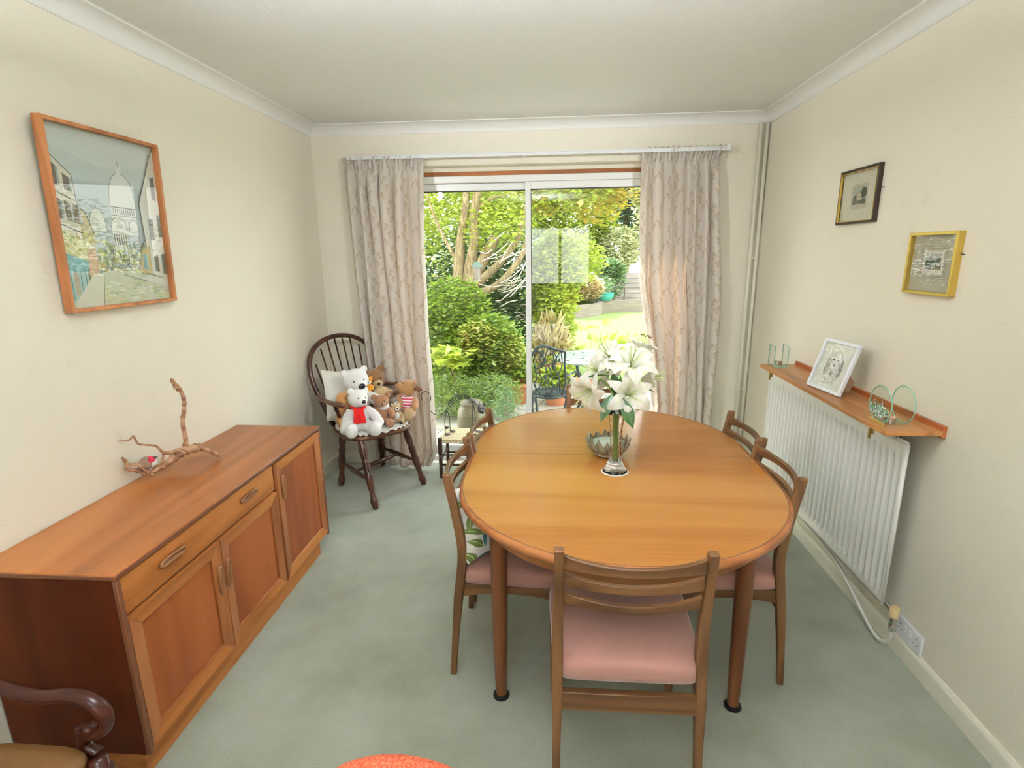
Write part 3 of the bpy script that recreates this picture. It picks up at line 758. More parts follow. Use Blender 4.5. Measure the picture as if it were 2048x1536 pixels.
m = MB(); m.box(.006, SY0+.01, SZ0, SX-.022, SY1-.01, SZ0+.016); m.box(.006, SY0+.01, SZ0, .014, SY1-.01, SZ1-.02)
m.box(.02, -1.742, SZ0, SX-.02, -1.728, SZ1-.02); m.box(.3, SY0+.01, .553, SX-.006, -1.74, .562); m.build('carcase', wood('teak_carcase', (.22,.07,.022), (.28,.09,.03), 'y', 1, .5), sb)
m = MB(); m.box(.03, SY0+.015, 0, .413, SY1-.055, SZ0); m.build('plinth', TEAK, sb, bevel=.002)
def handle(parent, yc, zc, L_, vert):
    """sculpted teak pull: an outer rim with a scooped hollow"""
    m = MB()
    hw, hl = (.0115, L_/2)
    def sec(t, r):
        a = 2*PI*t; x_ = math.cos(a)*hw*r; l_ = math.sin(a)
        l_ = math.copysign(abs(l_)**.6, l_)*hl*(1-(1-r)*.35); x_ = math.copysign(abs(math.cos(a))**.5, math.cos(a))*hw*r
        return (x_, l_)
    rings = []
    for r, h in ((1.0, -.002), (1.0, .006), (.93, .0085), (.74, .0085), (.66, .006), (.55, -.001), (.25, -.003)):
        ring = []
        for k in range(28):
            a, l_ = sec(k/28, r)
            hh = h+(.004*math.sin(l_/hl*PI) if r < .8 else 0)
            ring.append((.446+hh, yc+(a if vert else l_), zc+(l_ if vert else a)))
        rings.append(ring)
    m.loft(rings); return m.build('handle', TEAKH, parent, smooth=True)
def door(y0, y1, z0, z1, hy, hz):
    o = None; xf = .446; f = .048
    mA = MB()
    # mitred frame in four boards
    pts = [(y0,z0),(y1,z0),(y1,z1),(y0,z1)]; inn = [(y0+f,z0+f),(y1-f,z0+f),(y1-f,z1-f),(y0+f,z1-f)]
    for i in range(4):
        j = (i+1) % 4
        a, b, c, d = pts[i], pts[j], inn[j], inn[i]
        mA._add([(xf-.016,*a),(xf-.016,*b),(xf-.016,*c),(xf-.016,*d),(xf+.002,*a),(xf+.002,*b),(xf-.004,*c),(xf-.004,*d)],
                [(0,1,2,3),(4,5,6,7),(0,1,5,4),(1,2,6,5),(2,3,7,6),(3,0,4,7)], 1 if i in (1, 3) else 0)
    o = mA.build('door', [TEAK, TEAKE_V], sb, bevel=.0012)
    m = MB(); m.box(xf-.014, y0+f-.004, z0+f-.004, xf-.010, y1-f+.004, z1-f+.004); m.build('panel', TEAKV, o)
    m = MB()
    q = .0022
    for (a, b) in (((y0+f, z0+f), (y1-f, z0+f)), ((y1-f, z0+f), (y1-f, z1-f)), ((y1-f, z1-f), (y0+f, z1-f)), ((y0+f, z1-f), (y0+f, z0+f))):
        m.tube([(xf-.0085, *a), (xf-.0085, *b)], q, 6)
    m.build('bead', TEAKE, o)
    handle(o, hy, hz, .112, True); return o
TEAKE_V = wood('teak_stile', (.33,.105,.030), (.40,.145,.045), 'z', 1, .33, .1)
door(-2.597, -2.164, .110, .553, -2.186, .408)
door(-2.158, -1.742, .110, .553, -2.138, .408)
door(-1.726, -1.284, .110, .674, -1.680, .548)
m = MB(); m.box(.40, -2.597, .563, .440, -1.744, .676); dr = m.build('drawer', TEAK, sb, bevel=.0015)
handle(dr, -2.395, .630, .112, False); handle(dr, -1.947, .630, .112, False)

# ------------------------------------------------------------------ driftwood and the knitted robin
DRW = wood('driftwood', (.30,.15,.08), (.50,.30,.18), 'x', 3, .75, rings=6)
dw = thing('driftwood', 'twisted piece of driftwood with one tall upright branch on the sideboard', 'driftwood', (.2, -2.02, .702))
def gnarl(pts, rads, seed=0, n=6, seg=9, amp=.2):
    rn = random.Random(seed); p = spline(pts, n); rr = rad_at(rads, len(p))
    return p, [r*(1+amp*math.sin(i*1.7+seed)+rn.uniform(-.08, .08)) for i, r in enumerate(rr)], seg
def branch(mb, pts, rads, seed=0, **k):
    p, r, s_ = gnarl(pts, rads, seed, **k); mb.tube(p, r, s_)
m = MB()
branch(m, [(.014,-2.030,.815), (.020,-2.020,.790), (.016,-2.019,.765), (.030,-1.990,.747), (.045,-1.960,.722), (.062,-1.934,.728), (.085,-1.903,.738), (.108,-1.867,.758), (.130,-1.838,.776), (.163,-1.793,.770), (.186,-1.764,.745), (.204,-1.738,.716)],
       [.004,.008,.006,.008,.009,.011,.012,.016,.021,.015,.011,.009], 1, amp=.15)
branch(m, [(.130,-1.838,.775), (.134,-1.832,.82), (.133,-1.833,.893), (.140,-1.824,.94), (.144,-1.819,.986), (.141,-1.824,1.02), (.134,-1.834,1.043), (.124,-1.847,1.082)], [.016,.009,.0085,.0085,.008,.008,.012,.005], 2, amp=.12)
branch(m, [(.125,-1.845,.78), (.096,-1.884,.782), (.083,-1.902,.789), (.070,-1.920,.822), (.048,-1.951,.838), (.036,-1.968,.850), (.030,-1.976,.883), (.022,-1.990,.872), (.010,-2.015,.877), (.008,-2.024,.878)], [.012,.008,.006,.0045,.004,.004,.0035,.003,.002,.0012], 3, amp=.12)
branch(m, [(.083,-1.902,.789), (.078,-1.905,.765), (.07,-1.915,.738), (.062,-1.934,.728)], [.005,.005,.006,.007], 4)
branch(m, [(.098,-1.880,.783), (.095,-1.885,.76), (.083,-1.900,.738), (.062,-1.93,.722)], [.006,.005,.006,.007], 5)
branch(m, [(.10,-1.875,.757), (.085,-1.895,.75), (.065,-1.925,.735), (.055,-1.95,.722), (.070,-1.962,.716)], [.008,.007,.008,.007,.004], 6)
branch(m, [(.05,-1.955,.722), (.058,-1.975,.735), (.050,-1.985,.756), (.040,-1.992,.772), (.022,-2.008,.777), (.018,-2.012,.788)], [.007,.008,.007,.007,.006,.003], 7, amp=.1)
branch(m, [(.163,-1.793,.768), (.150,-1.775,.775), (.148,-1.768,.783)], [.008,.006,.003], 8)
branch(m, [(.204,-1.740,.716), (.212,-1.735,.728)], [.008,.004], 8)
m.build('branch', DRW, dw, smooth=True)
rb = thing('knitted_robin', 'small knitted robin with red breast nestled in the driftwood', 'soft toy', (.050, -1.958, .735))
KN = plain('brown_knit', (.28,.19,.13), .95, bump=.6, bscale=450); REDK = plain('red_knit', (.62,.03,.06), .95, bump=.6, bscale=450); WK = plain('white_knit', (.75,.73,.72), .95, bump=.6, bscale=450)
m = MB(); m.ell((.050,-1.958,.765), (.024,.026,.027), None, 20, 14); m.build('body', KN, rb, smooth=True)
m = MB(); m.ell((.060,-1.952,.776), (.0185,.022,.013), (0,.5,0), 16, 10); m.build('red_face', REDK, rb, smooth=True)
m = MB(); m.ell((.061,-1.946,.760), (.019,.021,.016), (0,-.2,0), 16, 10); m.build('white_breast', WK, rb, smooth=True)
m = MB(); m.tube([(.072,-1.944,.782), (.083,-1.936,.783)], [.005,.001], 8); m.build('beak', plain('dark_beak', (.08,.05,.04), .5), rb, smooth=True)
for dy in (-.974, -.940):
    m = MB(); m.ell((.074,-1+dy,.786), .0026, None, 8, 6); m.build('eye', plain('black_bead', (.01,.01,.01), .15), rb, smooth=True)
m = MB(); m.ell((.048,-1.985,.766), (.014,.004,.018)); m.build('wing', KN, rb, smooth=True)

# ------------------------------------------------------------------ dining table
TX, TY, TR, THL = 1.888, -1.755, .586, .208
dt = thing('dining_table', 'large oval honey teak extending dining table', 'dining table', (TX, TY, 0))
def oval(ins, z, n=28, rx=None):
    r = TR-ins; pts = []
    for k in range(n+1): a = PI*k/n; pts.append((TX+r*math.cos(a), TY+THL+r*math.sin(a), z))
    for k in range(n+1): a = PI+PI*k/n; pts.append((TX+r*math.cos(a), TY-THL+r*math.sin(a), z))
    return pts
m = MB(); m.loft([oval(.014, .704), oval(.0135, .730)]); m.build('tabletop', TABLEW, dt, smooth='auto')
m = MB(); prof = [(.022,.702), (.006,.703), (.001,.708), (.0,.715), (.001,.722), (.005,.728), (.010,.7305), (.0135,.7305)]
m.loft([oval(a, b) for a, b in prof], True, False); m.build('edge_moulding', TRIM, dt, smooth=True)
m = MB(); m.loft([oval(a, b) for a, b in ((.0125,.7303), (.0125,.7308), (.016,.7308), (.016,.7303))], True, False); m.build('inlay_line', TEAKD, dt)
m = MB(); m.loft([oval(a, b) for a, b in ((.062,.704), (.058,.700), (.058,.646), (.078,.646), (.078,.704))], True, False); m.build('apron', wood('teak_apron', (.25,.09,.026), (.32,.13,.04), 'x', 1, .35), dt, smooth='auto')
for q in (-.45, .42):
    m = MB(); m.box(TX+q, TY-.45, .66, TX+q+.03, TY+.45, .703); m.build('runner', CHAIRW, dt)
LEGW = wood('teak_table_leg', (.125,.040,.014), (.19,.064,.022), 'z', 1, .28, .2)
for sx_ in (-1, 1):
    for sy_ in (-1, 1):
        x, y = TX+sx_*.406-.013, TY+sy_*.466
        m = MB(); m.lathe([(.0, .70), (.029,.70), (.0295,.62), (.029,.45), (.026,.25), (.0215,.06), (.019,.012), (0,.012)], (x, y, 0), 24)
        lg = m.build('leg', LEGW, dt, smooth='auto')
        m = MB(); m.lathe([(0,0), (.029,0), (.030,.004), (.028,.010), (.020,.013), (0,.013)], (x, y, 0), 24); m.build('castor_cup', BLACKM, lg, smooth='auto')

# ------------------------------------------------------------------ dining chairs (local: origin on the floor, faces +y)
def make_chair():
    t = thing('dining_chair', 'x', 'chair', world=False)
    prof = [(0,-.205), (.18,-.190), (.345,-.173), (.43,-.160), (.52,-.151), (.60,-.163), (.70,-.181), (.81,-.203)]
    hw = [(0,.0115), (.2,.014), (.345,.018), (.5,.018), (.7,.0155), (.81,.015)]
    for s in (-1, 1):
        m = MB(); rings = []
        for i in range(30):
            z = .81*i/29; yc = pl(prof, z); w_ = pl(hw, z)
            # smooth the profile
            yc = (pl(prof, z-.04 if z > .04 else 0)+yc*2+pl(prof, min(.81, z+.04)))/4
            xc = s*(.195+.004*(1-z/.81)); d_ = w_*.95
            if i == 29: z += .0
            rings.append([(xc+a*w_*.85, yc+b*d_, z) for a, b in ((-1,-1),(1,-1),(1,1),(-1,1))])
        m.loft(rings); m.build('back_post', CHAIRW, t, bevel=.0035)
        m = MB(); rings = []
        for i in range(8):
            z = .38*i/7; w_ = lerp(.0105, .0165, i/7)
            rings.append([(s*.205+a*w_, .205+b*w_, z) for a, b in ((-1,-1),(1,-1),(1,1),(-1,1))])
        m.loft(rings); m.build('front_leg', CHAIRW, t, bevel=.003)
        # side rail, arched underneath
        m = MB(); rings = []
        for i in range(13):
            q = i/12; y = lerp(-.165, .20, q); b = .337+.020*math.sin(PI*q); x = s*lerp(.196, .205, q)
            rings.append([(x-.009, y, b), (x+.009, y, b), (x+.009, y, .389), (x-.009, y, .389)])
        m.loft(rings); m.build('side_rail', CHAIRWY, t, bevel=.0015)
    m = MB(); rings = []
    for i in range(13):
        q = i/12; x = lerp(-.195, .195, q); b = .337+.020*math.sin(PI*q)
        rings.append([(x, .195, b), (x, .213, b), (x, .213, .386), (x, .195, .386)])
    m.loft(rings); m.build('front_rail', CHAIRWX, t, bevel=.0015)
    m = MB(); m.box(-.19, -.188, .300, .19, -.166, .358); m.build('back_rail', CHAIRWX, t, bevel=.002)
    for zc, he, hm in ((.768, .022, .013), (.711, .021, .0125), (.647, .020, .012)):
        m = MB(); rings = []
        yc = pl(prof, zc)
        for i in range(21):
            q = i/20; x = lerp(-.186, .186, q); c = math.sin(PI*q)
            hh = hm+(he-hm)*abs(2*q-1)**3.2; y = yc+.004-.042*c**.9; z = zc-.002*c
            rings.append([(x, y-.008, z-hh), (x, y+.007, z-hh+.001), (x, y+.007, z+hh), (x, y-.008, z+hh)])
        m.loft(rings); m.build('back_slat', CHAIRWX, t, bevel=.003)
    m = MB()
    def sf(a, b): return a, b
    rings = []
    def outline(sc, z):
        pts = []
        for k in range(48):
            a = 2*PI*k/48; cx_ = math.copysign(abs(math.cos(a))**.22, math.cos(a)); cy_ = math.copysign(abs(math.sin(a))**.22, math.sin(a))
            w_ = lerp(.207, .226, (cy_+1)/2); pts.append((cx_*w_*sc, .022+cy_*.203*sc, z))
        return pts
    for sc, z in ((.93,.388), (.985,.392), (1,.405), (1,.425), (.985,.440), (.95,.448), (.85,.455), (.6,.462), (.3,.465)): rings.append(outline(sc, z))
    m.loft(rings); m.build('seat', PINK, t, smooth=True)
    return t
CHAIRWY = wood('brown_afromosia_side', (.135,.060,.023), (.20,.092,.034), 'y', 1.6, .38, .05)
ch0 = make_chair()
CH = [((1.862,-2.392), 0, 'ladder-back dining chair with bare pink seat at the near end of the table'),
      ((1.486,-1.928), R(-91), 'near left ladder-back dining chair holding a leafy cushion, facing the sideboard side of the table'),
      ((1.514,-1.500), R(-95), 'far left ladder-back dining chair at the table, in front of the woven stool'),
      ((2.282,-1.905), R(90), 'near right ladder-back dining chair with bare pink seat, beside the radiator'),
      ((2.300,-1.500), R(91), 'far right ladder-back dining chair, tucked in at the window end of the radiator'),
      ((1.935,-.985), R(180), 'dining chair at the far end of the table behind the lily vase')]
for i, ((x, y), rz, lab) in enumerate(CH):
    o = ch0 if i == 0 else copy_tree(ch0)
    o.location = (x, y, 0); o.rotation_euler = (0, 0, rz); tag(o, lab, 'chair', 'brown ladder-back dining chairs round the table')

# cushions on the two left chairs
def palm_mat():
    m = Mat('palm_leaf_print'); c = m.coord('UV'); x, y, z = m.xyz(c)
    acc = None
    rn_ = random.Random(8); leaves = []
    for q in range(34): leaves.append((-.17+.068*(q % 6)+rn_.uniform(-.02,.02), -.17+.068*(q//6)+rn_.uniform(-.02,.02), rn_.uniform(-.6,1.8), rn_.uniform(.09,.14), rn_.uniform(.013,.021), q % 3))
    colr = (.80,.78,.72)
    for (cx_, cy_, an, L_, wd, k) in leaves:
        ca, sa = math.cos(an), math.sin(an); a = x-cx_; b = y-cy_
        r1 = a*ca+b*sa; r2 = (b*ca-a*sa)+r1*r1*1.5
        e = (r1/(L_/2)).abs(); body = r2.abs().lt((1-e.sq())*wd)*e.lt(1)
        if k == 0: body = body*((r1*1.0+r2.abs()*.9)*420).sin().gt(-.1)
        rib = r2.abs().lt(.0016)
        lc = {0: (.20,.19,.07), 1: (.045,.17,.20), 2: (.16,.21,.05)}[k]
        cc = m.mix(rib, lc, tuple(min(1, q*2.6+.1) for q in lc))
        colr = m.mix(body, colr, cc)
    m.col(colr); m.set(rough=.85); m.bump(m.noise(m.coord(), 500, 2), .15, .001); return m.m
PALM = palm_mat(); GREENB = plain('lime_cushion_back', (.33,.40,.05), .85, bump=.2, bscale=400)
def cushion(name, label, loc, rot, s=.36, th=.12, mats=None, cat='cushion', group=None):
    root = thing(name, label, cat, loc, world=False, rot=rot, group=group)
    for side, nm in ((1, 'front_cover'), (-1, 'back_cover')):
        m = MB(); uv = []
        def fn(u, v):
            a, b = u*2-1, v*2-1
            pin = 1-.10*(1-abs(a))*(abs(b)**4)-.0; pin2 = 1-.10*(1-abs(b))*(abs(a)**4)
            h = (max(0, 1-a**4)**.55)*(max(0, 1-b**4)**.55)
            uv.append((a*.2, b*.2))
            return (a*s/2*(1-.07*(1-b*b)), side*th/2*h+.004*math.sin(a*5+b*7)*h, b*s/2*(1-.07*(1-a*a)))
        m.grid(fn, 26, 26); m.uv = uv
        m.build(nm, mats[0] if side == 1 else mats[1], root, smooth=True)
    return root
cushion('cushion', 'cushion with green and blue palm leaf print on the near left dining chair', (1.392, -2.000, .590), (R(18), R(-6), R(-122)), .275, .11, [PALM, GREENB])
cushion('cushion', 'palm leaf print cushion on the far left dining chair, mostly hidden by the table rim', (1.425, -1.530, .572), (R(18), R(-4), R(-112)), .255, .09, [PALM, GREENB])

# ------------------------------------------------------------------ vase of lilies and the tealight bowl
VX, VY, VZ = 1.888, -1.880, .7308
cs = thing('coaster', 'round white mat under the lily vase', 'coaster', (VX, VY, VZ))
m = MB(); m.lathe([(0,0), (.052,0), (.053,.0012), (.052,.0026), (0,.0026)], (VX, VY, VZ), 40); m.build('mat', WHITEC, cs, smooth='auto')
vs_ = thing('vase', 'tall cut-glass flared vase holding the lilies', 'vase', (VX, VY, VZ))
vg = Mat('cut_glass'); vg.col((1,1,1)); vg.set(rough=.02, trans=1, ior=1.45, spec=.5)
vv_ = vg.n('ShaderNodeTexVoronoi'); vv_.inputs['Scale'].default_value = 75; vg.l(vg.coord(), vv_.inputs['Vector']); vg.bump(vv_.outputs['Distance'], .35, .003)
m = MB(); V0 = .0027
outer = [(.0,0), (.046,0), (.048,.003), (.044,.010), (.033,.025), (.024,.050), (.0205,.085), (.0215,.13), (.025,.18), (.0295,.225), (.033,.255)]
inner = [(.0305,.255), (.0265,.22), (.0215,.17), (.018,.12), (.017,.085), (.018,.055), (.017,.035), (0,.030)]
m.lathe([(r, z+V0) for r, z in outer+inner], (VX, VY, VZ), 40); m.build('glass_body', vg.m, vs_, smooth=True)
# bowl with leaves
bw = thing('candle_bowl', 'grey-green leaf-edged candle bowl behind the vase', 'bowl', (1.878, -1.700, VZ))
BG = plain('verdigris_leaf', (.27,.24,.16), .5, .25, bump=.3, bscale=60, vary=.3)
m = MB(); m.lathe([(0,0),(.045,.0),(.062,.012),(.072,.035),(.070,.055),(.067,.055),(.069,.036),(.058,.014),(0,.006)], (1.878,-1.700,VZ), 32); m.build('inner_bowl', plain('pale_green_glass', (.50,.56,.46), .15), bw, smooth=True)
m = MB(); m.lathe([(0,.040),(.060,.040),(.062,.044),(0,.044)], (1.878,-1.700,VZ), 32); m.build('candle', plain('pale_green_wax', (.60,.66,.56), .4), bw)
rn = random.Random(12)
for k in range(26):
    a = 2*PI*k/13+(.24 if k > 12 else 0)+rn.uniform(-.05,.05); out = k <= 12; H = (.070 if out else .088)*rn.uniform(.9,1.1)
    m = MB()
    def lf(u, v):
        t = v; w_ = .019*(math.sin(PI*min(1, t*.92+.08))**.7)*(1-t**6); s_ = (u-.5)*2
        r = .040+.040*math.sin(min(1, t*1.4)*PI/2)+(.010*t*t if out else -.002)+.004*(1-s_*s_)
        aa = a+s_*w_/.075; return (1.878+r*math.cos(aa), -1.700+r*math.sin(aa), VZ+.003+H*t**1.1)
    m.grid(lf, 4, 8); m.build('leaf', BG, bw, smooth=True, solid=.0015)

PET = Mat('white_lily_petal'); pc = PET.xyz(PET.coord('UV'))
mid = (pc[0]-.5).abs()
gcol = PET.mix(X(PET.t, PET.ramp((1-mid*7).max(0)*(1-pc[1]*.95).max(0), [(0, (0,0,0)), (1, (1,1,1))])), (.93,.91,.84), (.62,.70,.30))
PET.col(gcol); PET.set(rough=.55, spec=.3)
tl = PET.n('ShaderNodeBsdfTranslucent'); PET.l(gcol, tl.inputs[0]); mx = PET.n('ShaderNodeMixShader'); mx.inputs[0].default_value = .35
PET.l(PET.b.outputs[0], mx.inputs[1]); PET.l(tl.outputs[0], mx.inputs[2]); PET.l(mx.outputs[0], PET.out.inputs[0]); PET = PET.m
STEM = plain('lily_stem_green', (.13,.24,.035), .5, bump=.1)
LEAFG = leaf_mat('lily_leaf_green', [(.022,.070,.006), (.04,.105,.010)], .15, 30)
ANTH = plain('brown_anther', (.12,.03,.012), .8); FILA = plain('pale_filament', (.50,.60,.20), .5); STIG = plain('green_stigma', (.35,.45,.15), .4)
def lily(label, c, d, Rr, openn, seed, stem, spin=0, petals=6, stamens=True, leaves=()):
    c = Vector(c); d = Vector(d).normalized(); q = d.to_track_quat('Z', 'Y').to_matrix(); rn = random.Random(seed)
    root = thing('lily', label, 'flower', (VX, VY, VZ+.05), group='white lilies in the glass vase')
    tf = lambda p: c+q@Vector(p)
    for k in range(petals):
        a = spin+2*PI*k/6+rn.uniform(-.07,.07); inner_ = k % 2
        wmax = (.030 if inner_ else .023)*Rr/.09*rn.uniform(.92,1.08); curl = rn.uniform(.7, 1.2); ln = rn.uniform(.93, 1.06)
        m = MB(); uv = []
        def pf(u, v):
            s_ = (u-.5)*2; t = v
            rr = (.006+(Rr*ln-.006)*(openn*t**1.25+(1-openn)*t**2.2*.75))
            z = -Rr*.62+Rr*.78*math.sin(min(1, t*1.25)*PI/2)*(1-.18*openn)-curl*openn*Rr*.42*max(0, t-.5)**2*3.0
            w_ = wmax*(math.sin(PI*min(1, (t*.93+.035)))**.85)*(1-.1*t)
            z += .18*w_*s_*s_*-1*(1 if t > .4 else -1)+.0015*math.sin(t*18+s_*5+seed)*abs(s_)
            rr2 = rr+.25*w_*(1-s_*s_)*(.5-t)
            uv.append((u, v)); tx, ty = -math.sin(a), math.cos(a)
            return tf((rr2*math.cos(a)+tx*s_*w_, rr2*math.sin(a)+ty*s_*w_, z+(.002 if inner_ else 0)))
        m.grid(pf, 8, 16); m.uv = uv; m.build('petal', PET, root, smooth=True)
    if stamens:
        for k in range(6):
            a = spin+.5+2*PI*k/6; e = (Rr*.24*math.cos(a), Rr*.24*math.sin(a), Rr*.42)
            m = MB(); m.tube([tf((.002*math.cos(a), .002*math.sin(a), -Rr*.5)), tf((Rr*.10*math.cos(a), Rr*.10*math.sin(a), 0)), tf(e)], .0011, 6)
            st_ = m.build('stamen', FILA, root, smooth=True)
            if stamens == 2:
                m = MB(); t_ = Vector((-math.sin(a), math.cos(a), .3))*.009; b = Vector(e); m.tube([tf(b-t_), tf(b+Vector((0,0,.002))), tf(b+t_)], [.0010,.0024,.0010], 6); m.build('anther', ANTH, st_, smooth=True)
        m = MB(); m.tube([tf((0,0,-Rr*.5)), tf((0,0,Rr*.40)), tf((.002,0,Rr*.52))], [.0016,.0016,.004], 8); m.build('pistil', STIG, root, smooth=True)
    base = tf((0,0,-Rr*.62))
    foot = Vector((VX+rn.uniform(-.010,.010), VY+rn.uniform(-.010,.010), VZ+.04)); neck = Vector((VX+rn.uniform(-.012,.012), VY+rn.uniform(-.012,.012), VZ+.25))
    pts = spline([foot, (foot+neck)/2, neck]+[Vector(s_) for s_ in stem]+[base-d*.03, base], 5)
    m = MB(); m.tube(pts, .0030, 8); m.build('stem', STEM, root, smooth=True)
    for lf_ in leaves: leaf_blade(root, *lf_)
    return root
def leaf_blade(root, a, b, w, droop, up=(0,0,1)):
    a = Vector(a); b = Vector(b); d = b-a; L_ = d.length; dn = d.normalized(); sd_ = dn.cross(Vector(up)); sd_ = sd_.normalized() if sd_.length > .1 else dn.cross(Vector((0,1,0))).normalized(); nrm = sd_.cross(dn)
    m = MB()
    def f(u, v):
        s_ = (u-.5)*2; ww = w*math.sin(PI*min(1, v*.96+.02))**.8*(1-v**5)
        return a+d*v+sd_*(s_*ww)+nrm*(droop*L_*math.sin(PI*v)+.22*ww*abs(s_))
    m.grid(f, 6, 14); m.build('leaf', LEAFG, root, smooth=True)
Y = -1.84
lily('big open white lily facing the room, lowest in front of the vase mouth', (1.935,-1.90,1.042), (.10,-.93,.30), .098, .98, 1, [(1.90,-1.85,1.0)], .5, leaves=[((1.905,-1.885,1.025), (1.945,-1.93,.915), .024, .06, (0,-1,0.2))])
lily('white lily drooping outward to the left of the vase', (1.768,-1.90,1.040), (-.62,-.62,-.42), .108, .72, 2, [(1.87,-1.85,1.04), (1.85,-1.86,1.07)], .2, leaves=[((1.87,-1.87,1.035), (1.825,-1.91,.935), .022, .06, (-.3,-1,.2))])
lily('white lily at the top of the bunch, tall upright petals', (1.945,-1.84,1.165), (.05,-.62,.68), .105, .95, 3, [(1.90,-1.85,1.02), (1.92,-1.83,1.08)], 1.57, leaves=[((1.95,-1.82,1.12), (2.03,-1.83,1.12), .012, .05)])
lily('white lily on the far upper left of the bunch', (1.852,-1.80,1.185), (-.50,-.35,.72), .085, .75, 4, [(1.88,-1.82,1.05)], .9, leaves=[((1.86,-1.84,1.10), (1.76,-1.88,1.093), .015, .06)])
lily('half-open white lily on the left above the left leaf', (1.800,-1.84,1.125), (-.86,-.30,.30), .085, .55, 5, [(1.88,-1.83,1.04)], .3)
lily('white lily with dark brown anthers at the upper right, seen from the side', (1.995,-1.76,1.205), (.30,.20,.90), .080, .55, 6, [(1.91,-1.82,1.05), (1.95,-1.79,1.11)], .1, stamens=2, leaves=[((1.93,-1.85,1.05), (1.965,-1.80,1.09), .016, .05)])
lily('white lily leaning out to the right, trumpet sideways', (2.035,-1.80,1.085), (.92,-.20,.22), .085, .6, 7, [(1.91,-1.83,1.03), (1.96,-1.81,1.055)], .8, leaves=[((1.97,-1.83,1.04), (2.035,-1.84,1.035), .018, .08)])
lily('closed blush-tinged lily bud in the middle of the bunch', (1.888,-1.86,1.135), (-.05,-.35,.90), .062, .12, 8, [(1.888,-1.85,1.03)], .4, stamens=False)
lily('small half-hidden white lily low at the left behind the vase neck', (1.845,-1.76,1.06), (-.6,.3,.1), .065, .6, 9, [(1.88,-1.80,1.0)], .4, leaves=[((1.89,-1.84,1.02), (1.872,-1.84,1.125), .018, .04, (0,-1,0)), ((1.885,-1.86,1.0), (1.90,-1.87,1.11), .016, .04, (0,-1,0))])

# ------------------------------------------------------------------ Windsor armchair with its soft toys
wc = thing('windsor_armchair', 'dark spindle-back wooden armchair in the corner, holding soft toys', 'armchair', (.435, -.453, 0))
Cx, Cy = .435, -.453; ux, uy = .741, -.671; vx, vy = .671, .741
def L(a, b, z): return (Cx+a*ux+b*vx, Cy+a*uy+b*vy, z)
m = MB(); rings = []
def seat_out(sc, z):
    pts = []
    for k in range(48):
        t = 2*PI*k/48; c_, s_ = math.cos(t), math.sin(t)
        a = .225*math.copysign(abs(c_)**.75, c_); b = (.235+.015*(c_ > 0))*math.copysign(abs(s_)**.72, s_)
        pts.append(L(a*sc, b*sc, z))
    return pts
for sc, z in ((.88,.412), (.97,.418), (1,.430), (.99,.443), (.95,.449), (.80,.446), (.5,.440), (.2,.438)): rings.append(seat_out(sc, z))
m.loft(rings); m.build('seat', OAKM, wc, smooth=True)
def turned(p0, p1, parent, nm, big=1.0, foot=True):
    p0 = Vector(p0); p1 = Vector(p1); n = 44
    prof = [(0,.012),(.04,.017),(.12,.021),(.18,.014),(.20,.019),(.215,.012),(.30,.017),(.46,.021),(.56,.016),(.585,.021),(.60,.014),(.62,.022),(.64,.015),(.66,.022),(.68,.015),(.72,.018),(.85,.021),(1,.016)]
    m = MB(); m.tube([p0.lerp(p1, i/n) for i in range(n+1)], [pl(prof, i/n)*big for i in range(n+1)], 14); return m.build(nm, OAKD, parent, smooth=True)
feet = [(.184,-.44),(.542,-.789),(.757,-.397),(.358,-.063)]
tops = [L(-.12,-.15,.42), L(.15,-.165,.42), L(.15,.165,.42), L(-.12,.13,.42)]
for f_, t_ in zip(feet, tops): turned((f_[0], f_[1], 0), t_, wc, 'leg', 1.22)
lp = lambda i, t: Vector((*feet[i], 0)).lerp(Vector(tops[i]), t)
def stretcher(a, b):
    m = MB(); n = 20; a = Vector(a); b = Vector(b); m.tube([a.lerp(b, i/n) for i in range(n+1)], [.008+.009*math.sin(PI*i/n)**2 for i in range(n+1)], 10); m.build('stretcher', OAKD, wc, smooth=True)
s1, s2, s3, s4 = lp(0,.42), lp(1,.40), lp(2,.42), lp(3,.42)
stretcher(s1, s2); stretcher(s3, s4); stretcher((s1+s2)/2, (s3+s4)/2)
hoop = spline([L(-.165,-.185,.44), L(-.225,-.225,.60), L(-.290,-.255,.76), L(-.345,-.225,.90), L(-.375,-.13,.985), L(-.385,0,1.012), L(-.375,.13,.985), L(-.345,.225,.90), L(-.290,.255,.76), L(-.225,.225,.60), L(-.165,.185,.44)], 8)
m = MB(); m.tube(hoop, .0155, 12, flat=(1.1,.95)); m.build('hoop', OAKD, wc, smooth=True)
for k in range(8):
    b = -.150+.300*k/7; bt = b*1.32; zt = 1.005-.30*(abs(bt)/.25)**2.6
    at = -.385+.085*(abs(bt)/.25)**2.4
    m = MB(); m.tube([L(-.185+.02*abs(b)/.15, b, .44), L(lerp(-.18, at, .5), lerp(b, bt, .5), lerp(.44, zt, .5)), L(at, bt, zt)], .0058, 8); m.build('spindle', OAKD, wc, smooth=True)
for s in (-1, 1):
    m = MB(); pts = spline([L(-.245, s*.235, .655), L(-.10, s*.285, .662), L(.05, s*.295, .668), L(.14, s*.285, .670), L(.18, s*.272, .670)], 6)
    m.tube(pts, rad_at([.014,.017,.020,.025,.019], len(pts)), 12, flat=(1.15,.62)); m.build('arm', OAKM, wc, smooth=True)
    turned(L(.06, s*.205, .44), L(.08, s*.285, .66), wc, 'arm_support', .62)
pad = thing('seat_pad', 'cream quilted seat pad with frilled edge on the spindle-back armchair', 'seat pad', L(0,0,.45))
m = MB()
